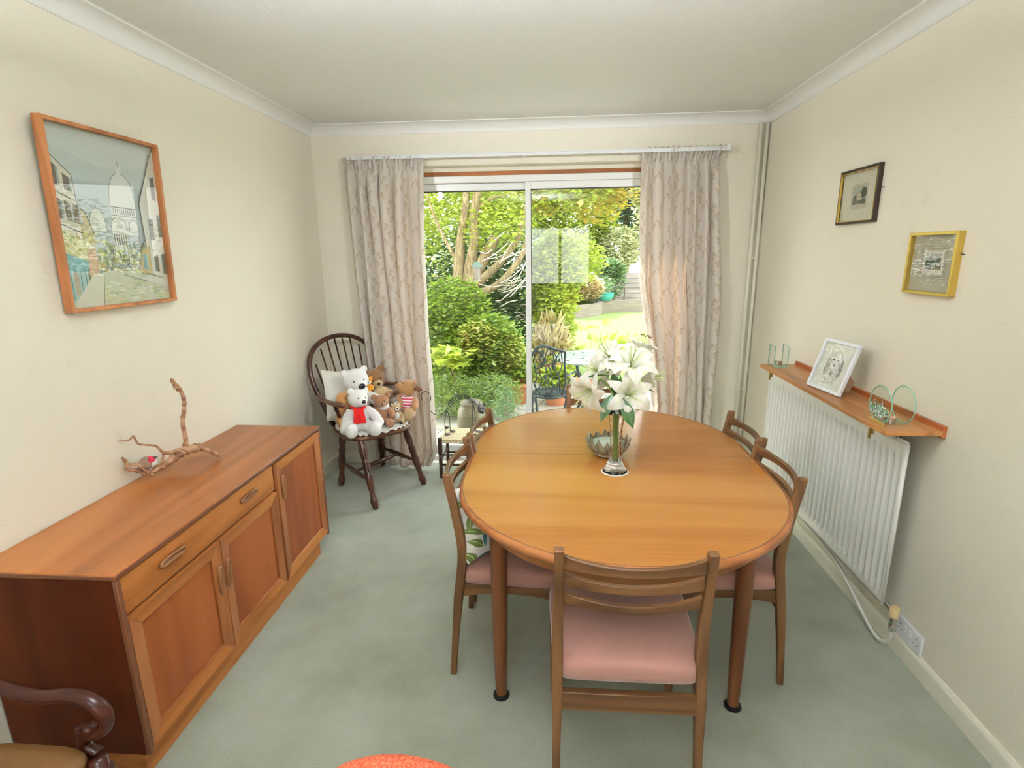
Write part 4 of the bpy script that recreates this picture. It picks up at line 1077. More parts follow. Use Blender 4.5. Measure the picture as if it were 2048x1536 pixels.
def pf(u, v):
    t = 2*PI*u; c_, s_ = math.cos(t), math.sin(t); r = v
    a = .215*math.copysign(abs(c_)**.8, c_)*r+.010; b = .225*math.copysign(abs(s_)**.75, s_)*r
    z = .468 if r < .86 else .468-(r-.86)*.10
    z += .004*math.sin(r*40)*(r < .86)+(.007*math.sin(t*34) if r > .9 else 0)
    return L(a, b, z)
m.grid(pf, 200, 16); m.build('pad', WHITEC, pad, smooth=True, solid=.006)
pw = cushion('pillow', 'flat white pillow propped against the spindles behind the soft toys', (.268,-.392,.635), (R(24), R(-10), R(-132)), .35, .09, [WHITEC, WHITEC], 'pillow')

def fur(name, c, b=.8, sc=260): return plain(name, c, .95, bump=b, bscale=sc, vary=.12, sheen=.4)
WF = fur('white_plush', (.83,.81,.80)); BF = fur('brown_plush', (.27,.135,.052)); TF = fur('honey_tan_plush', (.60,.29,.09)); CF = fur('caramel_fluffy_plush', (.36,.17,.085), 1, 160)
BEF = fur('beige_plush', (.50,.35,.17)); GF = fur('ginger_brown_plush', (.42,.21,.085)); OF = fur('orange_plush', (.85,.36,.02)); LTAN = fur('pale_muzzle_plush', (.50,.35,.18))
NOSE = plain('black_toy_nose', (.008,.008,.010), .25); REDF = plain('red_felt', (.75,.012,.012), .9, bump=.3, bscale=300)
def toy(label, loc, rz, h, mat, tilt=(0,0), head=(0,0,0), arms=None, legs=None, ear=.085, muz=(.115,.13,.09), muzmat=None, nose=.035, eyes=True, hs=1.0, bodyw=1.0, disp=.0, pads=None, extra=None, hoff=(0,0,0), earpos=None):
    """seated soft toy, local +y is its front; h = sitting height"""
    root = thing('soft_toy', label, 'soft toy', loc, world=False, rot=(tilt[0], tilt[1], rz))
    m = MB(); hm = Euler(head).to_matrix(); hc = Vector((0+hoff[0], .04+hoff[1], .75+hoff[2]))*h
    m.ell((0, 0, .29*h), (.215*h*bodyw, .19*h*bodyw, .29*h), None, 20, 14)
    m.ell((0, .01*h, .5*h), (.15*h, .14*h, .14*h))
    m.ell(hc, (.225*h*hs, .205*h*hs, .205*h*hs), head, 22, 14)
    H = lambda p: hc+hm@(Vector(p)*h*hs)
    if not muzmat: m.ell(H((0,.17,-.05)), tuple(q*h*hs for q in muz), head)
    for s in (-1, 1):
        ex_, ey_, ez_ = earpos or (.175, -.01, .165)
        m.ell(H((s*ex_, ey_, ez_)), (ear*h*hs, ear*.5*h*hs, ear*h*hs), head)
    for s, (e, (a0_, a1_)) in zip((-1, 1), (arms or [((-.30,.20,.22), (.085,.09)), ((.30,.20,.22), (.085,.09))])):
        e = Vector(e)*h; a = Vector((s*.16, .0, .48))*h; k_ = (a+e)/2+Vector((s*.04, 0, .01))*h
        pts = spline([a, k_, e], 5); m.tube(pts, rad_at([a0_*h, a0_*h*1.05, a1_*h], len(pts)), 12); m.ell(e, a1_*h*1.08)
    for s, (e, r_) in zip((-1, 1), (legs or [((-.25,.42,.11), .115), ((.25,.42,.11), .115)])):
        e = Vector(e)*h; a = Vector((s*.13, .05, .13))*h; pts = spline([a, (a+e)/2, e], 4); m.tube(pts, rad_at([r_*h, r_*h, r_*h*.95], len(pts)), 12); m.ell(e+Vector((0,.01*h,.02*h)), (r_*1.05*h, r_*.95*h, r_*1.25*h))
    b = m.build('body', mat, root, smooth=True, remesh=h*.022, disp=disp)
    if muzmat:
        m = MB(); m.ell(H((0,.17,-.05)), tuple(q*h*hs for q in muz), head); m.build('muzzle', muzmat, root, smooth=True)
    if nose:
        m = MB(); m.ell(H((0,.17+muz[1]*.93,-.02)), (nose*h*hs*1.15, nose*h*hs*.6, nose*h*hs), head, 12, 8); m.build('nose', NOSE, root, smooth=True)
    if eyes:
        for s in (-1, 1):
            m = MB(); m.ell(H((s*.082,.185,.045)), .016*h*hs, None, 10, 8); m.build('eye', NOSE, root, smooth=True)
    if pads:
        for s, (e, r_) in zip((-1, 1), (legs or [((-.25,.42,.11), .115), ((.25,.42,.11), .115)])):
            e = Vector(e)*h; m = MB(); m.ell(e+Vector((0, r_*.80*h, .02*h)), (r_*.75*h, r_*.25*h, r_*.95*h)); m.build('foot_pad', pads, root, smooth=True)
    if extra: extra(root, h, H)
    return root
def scarf(root, h, H):
    m = MB(); m.tube([(.155*h*math.cos(a), .02*h+.15*h*math.sin(a), .575*h-.03*h*math.sin(a)) for a in [2*PI*k/24 for k in range(25)]], .035*h, 8, flat=(.5,1.1), cap=False); o = m.build('scarf', REDF, root, smooth=True)
    for x0, x1, w_ in ((-.02, -.045, .055), (.06, .085, .06)):
        m = MB()
        m.grid(lambda u, v: ((lerp(x0, x1, v)+(u-.5)*2*w_*(1+.25*v))*h, (.185+.045*math.sin(v*2.2)+.012*math.sin(u*6))*h, (.56-.33*v)*h), 6, 8); m.build('scarf_end', REDF, o, smooth=True, solid=.004)
def mouth(root, h, H):
    m = MB(); m.tube([H((-.05,.275,-.115)), H((-.02,.298,-.10)), H((0,.302,-.085)), H((.02,.298,-.10)), H((.05,.275,-.115))], .004*h, 6); m.tube([H((0,.302,-.03)), H((0,.303,-.09))], .004*h, 6); m.build('mouth_stitch', plain('grey_thread', (.12,.12,.12), .8), root)
toy('small white polar bear toy with red scarf sitting in front', (.425,-.640,.468), R(-152), .285, WF, head=(0,R(-6),R(18)), nose=.042, muz=(.12,.13,.10), legs=[((-.27,.40,.10), .135), ((.24,.42,.12), .13)], arms=[((-.38,.32,.24), (.10,.10)), ((.33,.12,.10), (.10,.115))], extra=lambda r, h, H: (scarf(r, h, H), mouth(r, h, H)))
toy('large white polar bear toy behind the one with the scarf', (.365,-.505,.470), R(-150), .380, WF, head=(R(-5),R(6),R(8)), hoff=(0,.02,.035), nose=.055, muz=(.12,.16,.115), hs=1.0, ear=.07, arms=[((-.40,.25,.34), (.10,.10)), ((.27,.02,.24), (.09,.09))], legs=[((-.22,.30,.09), .10), ((.22,.30,.09), .10)])
toy('honey tan teddy slumped at the left under the chair arm, its face turned down', (.300,-.600,.470), R(-105), .255, TF, tilt=(R(-6),0), head=(R(-25),0,R(25)), nose=0, hs=1.12)
toy('brown teddy with pale muzzle at the top of the heap', (.425,-.305,.472), R(-158), .345, BF, head=(R(-6),R(10),R(12)), muzmat=LTAN, muz=(.105,.115,.085), nose=.03, extra=None)
toy('beige teddy face down in the middle, only its back and ears showing', (.490,-.372,.470), R(-150), .225, BEF, head=(R(-62),0,0), nose=0, eyes=False, hs=1.25, arms=[((-.34,.26,.4), (.10,.10)), ((.34,.26,.4), (.10,.10))])
def shirt(root, h, H):
    st = Mat('red_white_stripes'); z_ = st.xyz(st.coord())[2]; st.col(st.mix((z_*330).sin().gt(0), (.62,.03,.09), (.85,.80,.80))); st.set(rough=.9)
    m = MB(); m.lathe([(.19*h,.20*h),(.222*h,.27*h),(.222*h,.36*h),(.19*h,.47*h),(.16*h,.55*h),(.14*h,.60*h)], (0,0,0), 28, cap=False); m.build('striped_shirt', st.m, root, smooth=True, solid=.004)
    m = MB(); m.tube([(.15*h,.10*h,.57*h),(.10*h,.17*h,.60*h),(.16*h,.22*h,.62*h)], .018*h, 6); m.tube([(.10*h,.17*h,.60*h),(.03*h,.24*h,.57*h)], .018*h, 6); m.build('bow', st.m, root)
toy('ginger-brown teddy in a red and white striped top, head thrown back, at the right', (.640,-.335,.470), R(-165), .262, GF, tilt=(R(6),R(-6)), head=(R(30),R(0),R(-70)), nose=.03, hs=1.15, pads=LTAN, legs=[((-.05,.45,.14), .14), ((.26,.30,.13), .14)], arms=[((-.20,.28,.30), (.09,.09)), ((.22,.20,.36), (.12,.13))], extra=shirt)
toy('fluffy caramel teddy sitting in the middle of the front row', (.535,-.515,.470), R(-163), .215, CF, head=(R(-4),R(6),R(6)), nose=.028, muz=(.10,.09,.085), ear=.10, legs=[((-.22,.40,.12), .12), ((.30,.38,.10), .125)], arms=[((-.30,.22,.34), (.10,.10)), ((.34,.18,.40), (.11,.10))], disp=.006, earpos=(.20,-.01,.15))
def blackpaws(root, h, H):
    for p in ((-.16,.50,.10), (.20,.48,.12), (.26,.32,.40)):
        m = MB(); m.ell(tuple(q*h for q in p), .075*h); m.build('paw', NOSE, root, smooth=True)
    m = MB(); m.ell((0, .10*h, .36*h), (.15*h, .13*h, .20*h)); m.build('white_chest', WF, root, smooth=True)
toy('tiny tan and white puppy toy with black paws between the caramel and striped teddies', (.615,-.470,.472), R(-160), .135, LTAN, head=(R(10),0,R(10)), muzmat=WF, muz=(.10,.15,.10), nose=.045, extra=blackpaws)
toy('tiny grey and white puppy toy peeping out above the tan one', (.585,-.415,.495), R(-150), .135, fur('grey_plush', (.22,.17,.14)), head=(0,R(15),R(20)), muzmat=WF, muz=(.12,.14,.11), nose=.05, arms=[((-.3,.2,.3), (.07,.07)), ((.3,.2,.3), (.07,.07))])
toy('small bright orange toy squeezed beside the big white bear', (.430,-.447,.655), R(-150), .125, OF, head=(0,0,R(-5)), muzmat=WF, muz=(.13,.10,.10), nose=.03, bodyw=.75, legs=[((-.1,.1,.0), .08), ((.1,.1,.0), .08)], arms=[((-.2,.1,.3), (.06,.06)), ((.2,.1,.3), (.06,.06))])
toy('brown curled-up toy lying behind the top teddy at the right arm', (.515,-.230,.575), R(-60), .165, BF, tilt=(R(-70),0), head=(R(-40),0,0), nose=0, eyes=False)

# ------------------------------------------------------------------ woven stool and wire cat
st = thing('stool', 'low stool with woven cane top and dark turned legs by the garden door', 'stool', (1.0, -.15, 0))
WV = Mat('woven_seagrass'); x, y, z = WV.xyz(WV.coord()); fx = (x/.022).floor(); fy = (y/.020).floor(); chk = (fx+fy).mod(2)
gr = ((x/.022).fract().lt(.07)).max((y/.020).fract().lt(.07))
WV.col(WV.mix(gr*.8, WV.mix(chk, (.64,.52,.31), (.72,.61,.40)), (.25,.17,.08))); WV.set(rough=.7); WV.bump(chk*.6+(1-gr)*.4+((x*(1-chk)+y*chk)*1400).sin()*.1, .6, .003)
X0, X1, Y0, Y1, ZS = .852, 1.152, -.292, -.022, .292
m = MB()
def sf2(u, v):
    a, b = u*2-1, v*2-1
    return (lerp(X0, X1, u), lerp(Y0, Y1, v), ZS-.006*(1-a**4)*(1-b**4)-.004*(abs(a)**8+abs(b)**8))
m.grid(sf2, 12, 12); m.box(X0+.001, Y0+.001, ZS-.032, X1-.001, Y1-.001, ZS-.007); m.build('woven_top', WV.m, st, smooth='auto', bevel=.004)
for x in (X0+.006, X1-.006):
    for y in (Y0+.006, Y1-.006):
        prof = [(.0,.009),(.01,.012),(.05,.0135),(.085,.0135),(.09,.010),(.10,.014),(.105,.010),(.115,.0145),(.14,.0135),(.15,.010),(.158,.014),(.165,.010),(.18,.0155),(.24,.0165),(.298,.0165),(.302,.012)]
        m = MB(); m.lathe([(0,0)]+[(r, z) for z, r in prof]+[(0,.303)], (x, y, 0), 16); m.build('leg', OAKD, st, smooth='auto')
for z in (.10, .175):
    for y in (Y0+.008, Y1-.008):
        m = MB(); m.tube([(X0+.01, y, z), (X1-.01, y, z)], .007, 8); m.build('stretcher', OAKD, st, smooth=True)
for x in (X0+.008, X1-.008):
    m = MB(); m.tube([(x, Y0+.01, .135), (x, Y1-.01, .135)], .007, 8); m.build('stretcher', OAKD, st, smooth=True)
ct = thing('wire_cat', 'black wire cat ornament with coiled spring body and curled tail standing on the woven stool', 'ornament', (.98, -.15, .29))
CATG = plain('grey_painted_metal', (.16,.155,.15), .4, .6)
spine = spline([(.888,-.15,.455), (.92,-.15,.515), (.965,-.15,.555), (1.01,-.15,.565), (1.05,-.15,.555), (1.085,-.15,.525)], 8)
m = MB(); n = 18*14; pts = []
for i in range(n+1):
    t = i/n*(len(spline([(0,0,0),(1,0,0)],1))-1)
    q = i/n*(len(spine)-1); k = min(int(q), len(spine)-2); c_ = spine[k].lerp(spine[k+1], q-k); d_ = (spine[k+1]-spine[k]).normalized(); nv = d_.cross(Vector((0,1,0)))
    a = 2*PI*18*i/n; r_ = .008+.009*math.sin(PI*min(1, i/n*1.1+.05)); pts.append(c_+nv*(r_*math.cos(a)*1.15)+Vector((0,1,0))*(r_*math.sin(a)))
m.tube(pts, .0022, 6); m.build('coil_body', BLACKM, ct, smooth=True)
m = MB(); m.tube(spline([(.888,-.15,.455), (.86,-.15,.44), (.825,-.15,.427), (.795,-.15,.435), (.770,-.15,.462), (.768,-.15,.51), (.776,-.15,.555), (.765,-.15,.588), (.742,-.15,.600), (.718,-.15,.592), (.705,-.15,.565), (.711,-.15,.540)], 6), [.003]*66+[.0022], 8) if False else m.tube(spline([(.888,-.15,.455), (.86,-.15,.44), (.825,-.15,.427), (.795,-.15,.435), (.770,-.15,.462), (.768,-.15,.51), (.776,-.15,.555), (.765,-.15,.588), (.742,-.15,.600), (.718,-.15,.592), (.705,-.15,.565), (.711,-.15,.540)], 6), .0026, 8)
m.build('tail', BLACKM, ct, smooth=True)
for (x, y, zt, fwd) in ((.878,-.185,.455,.03), (.900,-.115,.455,.03), (1.075,-.185,.515,.025), (1.09,-.115,.515,.025)):
    m = MB(); m.tube([(x, y, .292), (x, y, .40), (lerp(x, .89 if x < 1 else 1.08, .7), -.15, zt)], .0026, 8); lg = m.build('leg', BLACKM, ct, smooth=True)
    m = MB(); m.ell((x+.018, y, .296), (.022,.012,.007)); m.build('foot', CATG, lg, smooth=True)
m = MB(); m.ell((1.140,-.165,.478), (.028,.022,.036), (0,R(-12),0)); m.ell((1.150,-.182,.463), (.015,.014,.014)); m.build('head', CATG, ct, smooth=True, remesh=.003)
for dx in (-.014, .020):
    m = MB(); m.prism([(1.140+dx-.011,-.165,.500), (1.140+dx+.011,-.165,.500), (1.140+dx+.003,-.165,.532)], (0,.005,0)); m.build('ear', CATG, ct)
    m = MB(); m.ell((1.142+dx*.75,-.188,.486), .0042); m.build('eye', NOSE, ct, smooth=True)
m = MB(); m.ell((1.152,-.199,.468), .005); m.build('nose', NOSE, ct, smooth=True)
m = MB()
for s in (-1, 1):
    for k in range(3): m.tube([(1.150,-.195,.462), (1.150+s*.045,-.195,.458+.006*k)], .0006, 5)
m.build('whiskers', BLACKM, ct)
m = MB(); m.tube([(1.085,-.15,.525), (1.11,-.155,.51), (1.13,-.16,.49)], .006, 8); m.build('neck', CATG, ct, smooth=True)

# ------------------------------------------------------------------ the two seats at the lower edge of the view
ac = thing('elbow_chair', 'dark mahogany elbow chair with scrolled arm and tan seat at the sideboard end', 'armchair', (.38, -3.09, 0))
m = MB(); rings = []
for sc, z in ((.95,.375), (1,.382), (1,.408), (.97,.418), (.85,.424), (.4,.428)):
    rings.append([(.345+.225*sc*a*(1 if a > 0 else 1), -3.09+.215*sc*b*(1 if a > 0 else .88), z) for a, b in [(math.copysign(abs(math.cos(t))**.25, math.cos(t)), math.copysign(abs(math.sin(t))**.25, math.sin(t))) for t in [2*PI*k/40 for k in range(40)]]])
m.loft(rings); m.build('seat', plain('tan_leatherette', (.15,.065,.014), .55, bump=.1, bscale=60, vary=.15), ac, smooth=True)
m = MB(); m.box(.12, -3.315, .32, .60, -2.872, .375); m.build('seat_frame', MAHOG, ac, bevel=.006)
for x, y in ((.575,-2.89), (.575,-3.295), (.14,-2.90), (.14,-3.285)):
    m = MB(); m.tube([(x+(.0 if x > .3 else -.04), y, 0), (x, y, .2), (x, y, .40)], [.014,.018,.021], 12); m.build('leg', MAHOG, ac, smooth=True)
for y, sg in ((-2.872, 1), (-3.31, -1)):
    m = MB(); pts = spline([(.06,y,.67), (.14,y,.63), (.24,y,.60), (.36,y,.565), (.44,y,.548), (.52,y,.556), (.575,y,.540), (.600,y,.505), (.592,y,.466), (.560,y,.446), (.532,y,.452), (.528,y,.470)], 7)
    m.tube(pts, rad_at([.014,.014,.014,.014,.015,.016,.016,.016,.014,.013,.011,.009], len(pts)), 14, flat=(1.15,.95)); m.build('arm', MAHOG, ac, smooth=True)
    m = MB(); pts = spline([(.555,y,.47), (.53,y,.42), (.56,y,.39)], 6); m.tube(pts, .015, 10); m.build('arm_support', MAHOG, ac, smooth=True)
    m = MB(); pts = spline([(.13,y,.38), (.085,y,.50), (.045,y,.66), (.03,y,.80), (.0255,y,.92)], 6); m.tube(pts, .015, 10); m.build('back_post', MAHOG, ac, smooth=True)
    m = MB(); pts = spline([(.10,y,.56), (.16,y,.50), (.22,y,.44), (.30,y,.415)], 6); m.tube(pts, .009, 10); m.build('scroll_brace', MAHOG, ac, smooth=True)
for z in (.86, .66):
    m = MB(); m.tube([(.035 if z > .8 else .055,-3.31,z), (.025 if z > .8 else .045,-3.09,z+.01), (.035 if z > .8 else .055,-2.872,z)], .016, 10, flat=(.6,1.3)); m.build('back_rail', MAHOG, ac, smooth=True)
# opal bowl housings invented for the added fill uplights (their lights are set at the top of the script)
for ly, lab in ((-2.84, 'added opal glass bowl fill lamp, unseen above the dining table end'), (-4.75, 'added opal glass bowl fill lamp behind the camera towards the front window')):
    lp_ = thing('added_fill_lamp', lab, 'lamp', (1.5, ly, 2.4))
    m = MB(); m.lathe([(0,2.085),(.08,2.09),(.14,2.11),(.185,2.15),(.19,2.155),(.18,2.152),(.136,2.116),(.08,2.097),(0,2.092)], (1.5,ly,0), 36); m.build('bowl', plain('opal_glass', (.8,.8,.78), .3), lp_, smooth=True)
    for k in range(3):
        m = MB(); m.tube([(1.5+.185*math.cos(k*2.094), ly+.185*math.sin(k*2.094), 2.15), (1.5, ly, 2.37)], .0015, 6); m.build('chain', BRASS, lp_)
    m = MB(); m.lathe([(0,2.36),(.045,2.365),(.05,2.399),(0,2.399)], (1.5,ly,0), 20); m.build('ceiling_rose', BRASS, lp_, smooth='auto')
for k_, ((sx_, sy_, sz_), tgt) in enumerate(FILL_SPOTS):  # invented housings for the fill lights added out of view
    sp = thing('added_fill_spot', 'added unseen spotlight on the ceiling close to the %s wall' % ('right', 'left')[k_], 'fill_spot', (sx_, sy_, 2.4))
    dv = (Vector(tgt)-Vector((sx_, sy_, sz_))).normalized(); c0 = Vector((sx_, sy_, sz_))
    m = MB(); a_ = c0-dv*.10; m.tube([a_, a_+dv*.02, c0-dv*.012], [.028,.04,.04], 18, cap=False); m.build('lamp_can', WHITE, sp, smooth='auto', solid=.002)
    m = MB(); m.tube([a_, (a_.x, a_.y, 2.395)], .007, 8); m.build('arm', WHITE, sp); m = MB(); m.lathe([(0,2.385),(.04,2.385),(.04,2.3995),(0,2.3995)], (a_.x, a_.y, 0), 18); m.build('ceiling_plate', WHITE, sp)
rc = thing('upholstered_chair', 'orange tweed upholstered chair back rising at the bottom edge of the view', 'chair', (1.405, -3.36, 0))
TW = Mat('orange_tweed'); c = TW.coord(); nz = TW.noise(c, 260, 3, .7); TW.col(TW.ramp(nz, [(.35,(.40,.035,.015)), (.5,(.62,.10,.04)), (.65,(.68,.24,.11))])); TW.set(rough=.95); TW.bump(nz, .5, .003); TW = TW.m
m = MB(); rings = []
for t_, d in ((0,0),):
    pass
def backsec(y, ins):
    pts = []
    for k in range(25):
        a = PI*k/24; pts.append((1.405+(.205-ins)*math.cos(a), y, .545+(.236-ins)*math.sin(a)**.9))
    pts += [(1.405-(.205-ins), y, .40+ins), (1.405+(.205-ins), y, .40+ins)]; return pts
m.loft([backsec(-3.255,.03), backsec(-3.245,.012), backsec(-3.225,0), backsec(-3.185,0), backsec(-3.165,.012), backsec(-3.155,.03)]); m.build('backrest', TW, rc, smooth=True)
m = MB(); m.tube([(1.405+.203*math.cos(PI*k/24), -3.225, .545+.234*math.sin(PI*k/24)**.9) for k in range(25)], .0045, 8); m.build('piping', TW, rc, smooth=True)
m = MB(); m.box(1.19, -3.60, .36, 1.62, -3.17, .46); m.build('seat', TW, rc, bevel=.03, bseg=4)
for x in (1.22, 1.59):
    for y in (-3.57, -3.20):
        m = MB(); m.tube([(x, y, 0), (x, y, .37)], [.013,.02], 12); m.build('leg', CHAIRW, rc, smooth=True)

# ------------------------------------------------------------------ the garden
GZ = -.15
def ground_mat():
    m = Mat('lawn_grass'); c = m.coord(); n = m.noise(c, 60, 4, .8); n2 = m.noise(c, .7, 2)
    m.col(m.mix(X(m.t, n)*.6+X(m.t, n2)*.4, (.10,.17,.03), (.30,.40,.10))); m.set(rough=.9); m.bump(n, 1, .02); return m.m
def patio_mat():
    m = Mat('patio_slabs'); c = m.coord(rot=(0,0,.25)); b = m.n('ShaderNodeTexBrick'); m.l(c, b.inputs[0]); b.inputs['Scale'].default_value = 1.0
    b.inputs['Brick Width'].default_value = .45; b.inputs['Row Height'].default_value = .45; b.inputs['Mortar Size'].default_value = .008
    b.inputs['Color1'].default_value = (.30,.27,.21,1); b.inputs['Color2'].default_value = (.38,.34,.27,1); b.inputs['Mortar'].default_value = (.10,.09,.06,1)
    m.col(b.outputs[0]); m.set(rough=.9); m.bump(m.noise(c, 30, 3), .3, .01); return m.m
m = MB(); m.box(-14, 3.3, -.5, 18, 40, GZ-.03); struct('lawn', m, ground_mat())
m = MB(); m.box(-6, .30, -.5, 10, 3.3, GZ); struct('patio', m, patio_mat())
def leaves(mb, blobs, n, size, seed, shape='leaf', up=.3, shell=.55):
    """scatter folded leaf blades through ellipsoids [(centre, radii, weight)]"""
    rn = random.Random(seed); tot = sum(b[2] for b in blobs)
    for (c, r, w) in blobs:
        for _ in range(int(n*w/tot)):
            while True:
                p = Vector((rn.uniform(-1,1), rn.uniform(-1,1), rn.uniform(-1,1)))
                l = p.length
                if l < 1 and l > shell*rn.random(): break
            p = Vector((c[0]+p.x*r[0], c[1]+p.y*r[1], c[2]+p.z*r[2]))
            if p.z < GZ+.01: p.z = GZ+.01+rn.random()*.1
            if p.y < .42: continue
            s = size*rn.uniform(.6, 1.4); d = Vector((rn.uniform(-1,1), rn.uniform(-1,1), rn.uniform(-1,.6)*up+.1)).normalized()
            e = d.cross(Vector((rn.uniform(-.6,.6), rn.uniform(-.6,.6), 1))).normalized(); wv = {'leaf': .42, 'blade': .09, 'round': .5}[shape]
            nrm = d.cross(e)*s*.12
            a = p; b = p+d*s; c1 = p+d*s*.45+e*s*wv+nrm; c2 = p+d*s*.45-e*s*wv+nrm
            o = len(mb.v); mb.v += [tuple(a), tuple(c1), tuple(b), tuple(c2)]; mb.f += [(o, o+1, o+2), (o, o+2, o+3)]; mb.mi += [0, 0]
def plant(name, label, cat, loc, blobs, n, size, mats, seed, stems=(), stemmat=None, shape='leaf', up=.3, group=None, shell=.55):
    root = thing(name, label, cat, loc, group=group)
    m = MB(); leaves(m, blobs, n, size, seed, shape, up, shell); m.build('foliage', mats, root)
    for s_ in stems:
        m = MB(); p = spline(s_[0], 5); m.tube(p, rad_at(s_[1], len(p)), 9); m.build(s_[2] if len(s_) > 2 else 'stem', stemmat or BARK, root, smooth=True)
    return root
BARK = wood('ash_bark', (.17,.125,.06), (.30,.235,.12), 'z', 4, .9, rings=6)
YG = leaf_mat('sunny_yellow_green_leaf', [(.24,.32,.03), (.42,.50,.06), (.58,.60,.12)], .6, 6)
MG = leaf_mat('mid_green_leaf', [(.10,.18,.015), (.19,.29,.025), (.35,.42,.05)], .5, 6)
DG = leaf_mat('dark_green_leaf', [(.03,.08,.02), (.07,.14,.03), (.14,.22,.05)], .35, 6)
BGN = leaf_mat('blue_green_leaf', [(.10,.18,.06), (.19,.30,.11), (.34,.44,.20)], .4, 3)
AUT = leaf_mat('autumn_leaf', [(.30,.36,.05), (.50,.42,.06), (.55,.24,.06)], .55, 7)
DRY = leaf_mat('dry_hydrangea_flower', [(.45,.33,.16), (.66,.52,.28), (.78,.68,.42)], .4, 9)
# multi-trunk tree behind the shrubs
tr = plant('tree', 'multi-stemmed tree with pale bark leaning over the left of the garden door', 'tree', (.45, 3.6, GZ),
     [((-.1,4.2,2.6),(1.1,.8,.8),1.6), ((1.1,3.9,2.5),(.9,.7,.55),1.5), ((.9,3.6,1.9),(.5,.5,.35),.6), ((-.6,4.4,1.9),(.6,.6,.6),.8), ((1.9,3.9,2.45),(.55,.6,.35),.8), ((.5,4.5,3.3),(2.0,1.1,.6),1.2), ((2.15,3.6,2.75),(.5,.5,.3),.5)],
     9500, .075, YG, 1,
     [([(.42,3.6,GZ),(.40,3.6,.8),(.36,3.6,1.25),(.42,3.55,1.75),(.50,3.5,2.15),(.52,3.5,2.6)], [.12,.11,.085,.06,.05,.03], 'trunk'),
      ([(.46,3.6,.9),(.50,3.6,1.3),(.60,3.5,1.7),(.62,3.5,2.1),(.70,3.5,2.5),(.78,3.5,2.9)], [.10,.085,.065,.06,.055,.04], 'trunk'),
      ([(.50,3.6,1.1),(.72,3.55,1.5),(.90,3.5,1.78)], [.10,.075,.06], 'trunk'),
      ([(.60,3.55,1.15),(.95,3.5,1.45),(1.18,3.5,1.75),(1.30,3.5,2.2)], [.07,.045,.035,.025], 'branch'),
      ([(.60,3.5,1.02),(.90,3.4,1.15),(1.15,3.35,1.40),(1.28,3.3,1.62),(1.34,3.3,1.9)], [.06,.045,.04,.032,.02], 'branch'),
      ([(.62,3.5,2.1),(.85,3.5,2.25),(1.1,3.5,2.3)], [.03,.02,.01], 'branch'),
      ([(.38,3.6,1.4),(.12,3.6,1.9),(-.05,3.6,2.4)], [.03,.02,.012], 'branch')])
m = MB(); leaves(m, [((.9,4.6,4.0),(2.6,1.0,1.1),1), ((-1.5,4.6,3.6),(1.4,1.0,1.0),.5), ((-1.05,2.7,4.0),(1.25,1.25,.6),1.3), ((3.0,5.0,3.9),(1.4,1.0,1.0),.5)], 13000, .15, 77); m.build('added_shade_crown', YG, tr)  # foliage above the view, added to block sky glare and sun
rn = random.Random(31)
for k in range(22):
    m = MB(); a = Vector((rn.uniform(.7,1.1), 3.25+rn.uniform(-.2,.3), rn.uniform(.85,1.7))); d = Vector((rn.uniform(.15,.4), rn.uniform(-.1,.1), rn.uniform(-.05,.3)))
    m.tube(spline([a, a+d*.5+Vector((0,0,rn.uniform(-.06,.06))), a+d], 4), .006, 6); m.build('twig', plain('pale_dead_twig', (.50,.44,.34), .8), tr, smooth=True)
plant('shrub', 'large mounded fern-leaved green shrub below the tree', 'shrub', (.6, 2.5, GZ), [((.45,2.75,.85),(.45,.45,.45),1.3), ((.85,2.5,.50),(.45,.45,.40),1.5), ((.35,2.4,.25),(.5,.4,.4),1), ((1.05,2.6,.2),(.4,.4,.3),.8), ((-.2,2.8,.6),(.5,.5,.5),.9)],
      15000, .060, MG, 2, [([(.5,2.6,GZ),(.55,2.6,.3),(.5,2.7,.8)], [.04,.03,.02])], shape='leaf')
plant('shrub', 'bronze-tinged shrub patch in the middle of the left border', 'shrub', (.95, 2.45, GZ), [((.80,2.2,.62),(.24,.2,.22),1), ((1.1,2.35,.45),(.22,.2,.25),1)], 1500, .055, leaf_mat('bronze_green_leaf', [(.20,.26,.03), (.32,.34,.05), (.42,.26,.08)], .4, 9), 3)
plant('shrub', 'broad-leaved young plant against the dark shrub at the left', 'shrub', (.55, 1.65, GZ), [((.58,1.65,.52),(.19,.15,.11),1)], 90, .12, YG, 4, [([(.62,1.7,GZ),(.62,1.68,.2),(.58,1.66,.45)], [.012,.010,.006])], shape='round')
plant('shrub', 'feathery low plants along the patio edge at the lower left', 'plants', (.7, 1.5, GZ), [((.55,1.7,.10),(.42,.3,.22),1.2), ((1.0,1.75,.10),(.35,.3,.22),1)], 4200, .055, MG, 5, shape='blade', up=1)
plant('potted_plant', 'small slender leafy plant near the patio door mullion', 'plant', (1.21, 1.15, GZ), [((1.20,1.15,.10),(.12,.12,.24),1)], 420, .055, BGN, 6, [([(1.20,1.15,GZ),(1.2,1.15,.25)], [.006,.004])], shape='blade', up=1)
plant('shrub', 'tall dark hedge closing the left side of the garden', 'hedge', (-1.6, 4.2, GZ), [((-1.5,4.3,1.2),(1.3,.8,1.4),1), ((-.8,3.6,.6),(.8,.6,.8),.8), ((-3.5,4.0,1.6),(1.6,.9,1.9),1)], 11000, .085, DG, 7)
plant('shrub', 'dense dark evergreen bush behind the tree trunks', 'shrub', (1.2, 4.6, GZ), [((1.0,4.7,1.0),(1.0,.6,1.0),1), ((.2,5.0,.9),(1.0,.6,1.2),1)], 8500, .085, DG, 8)
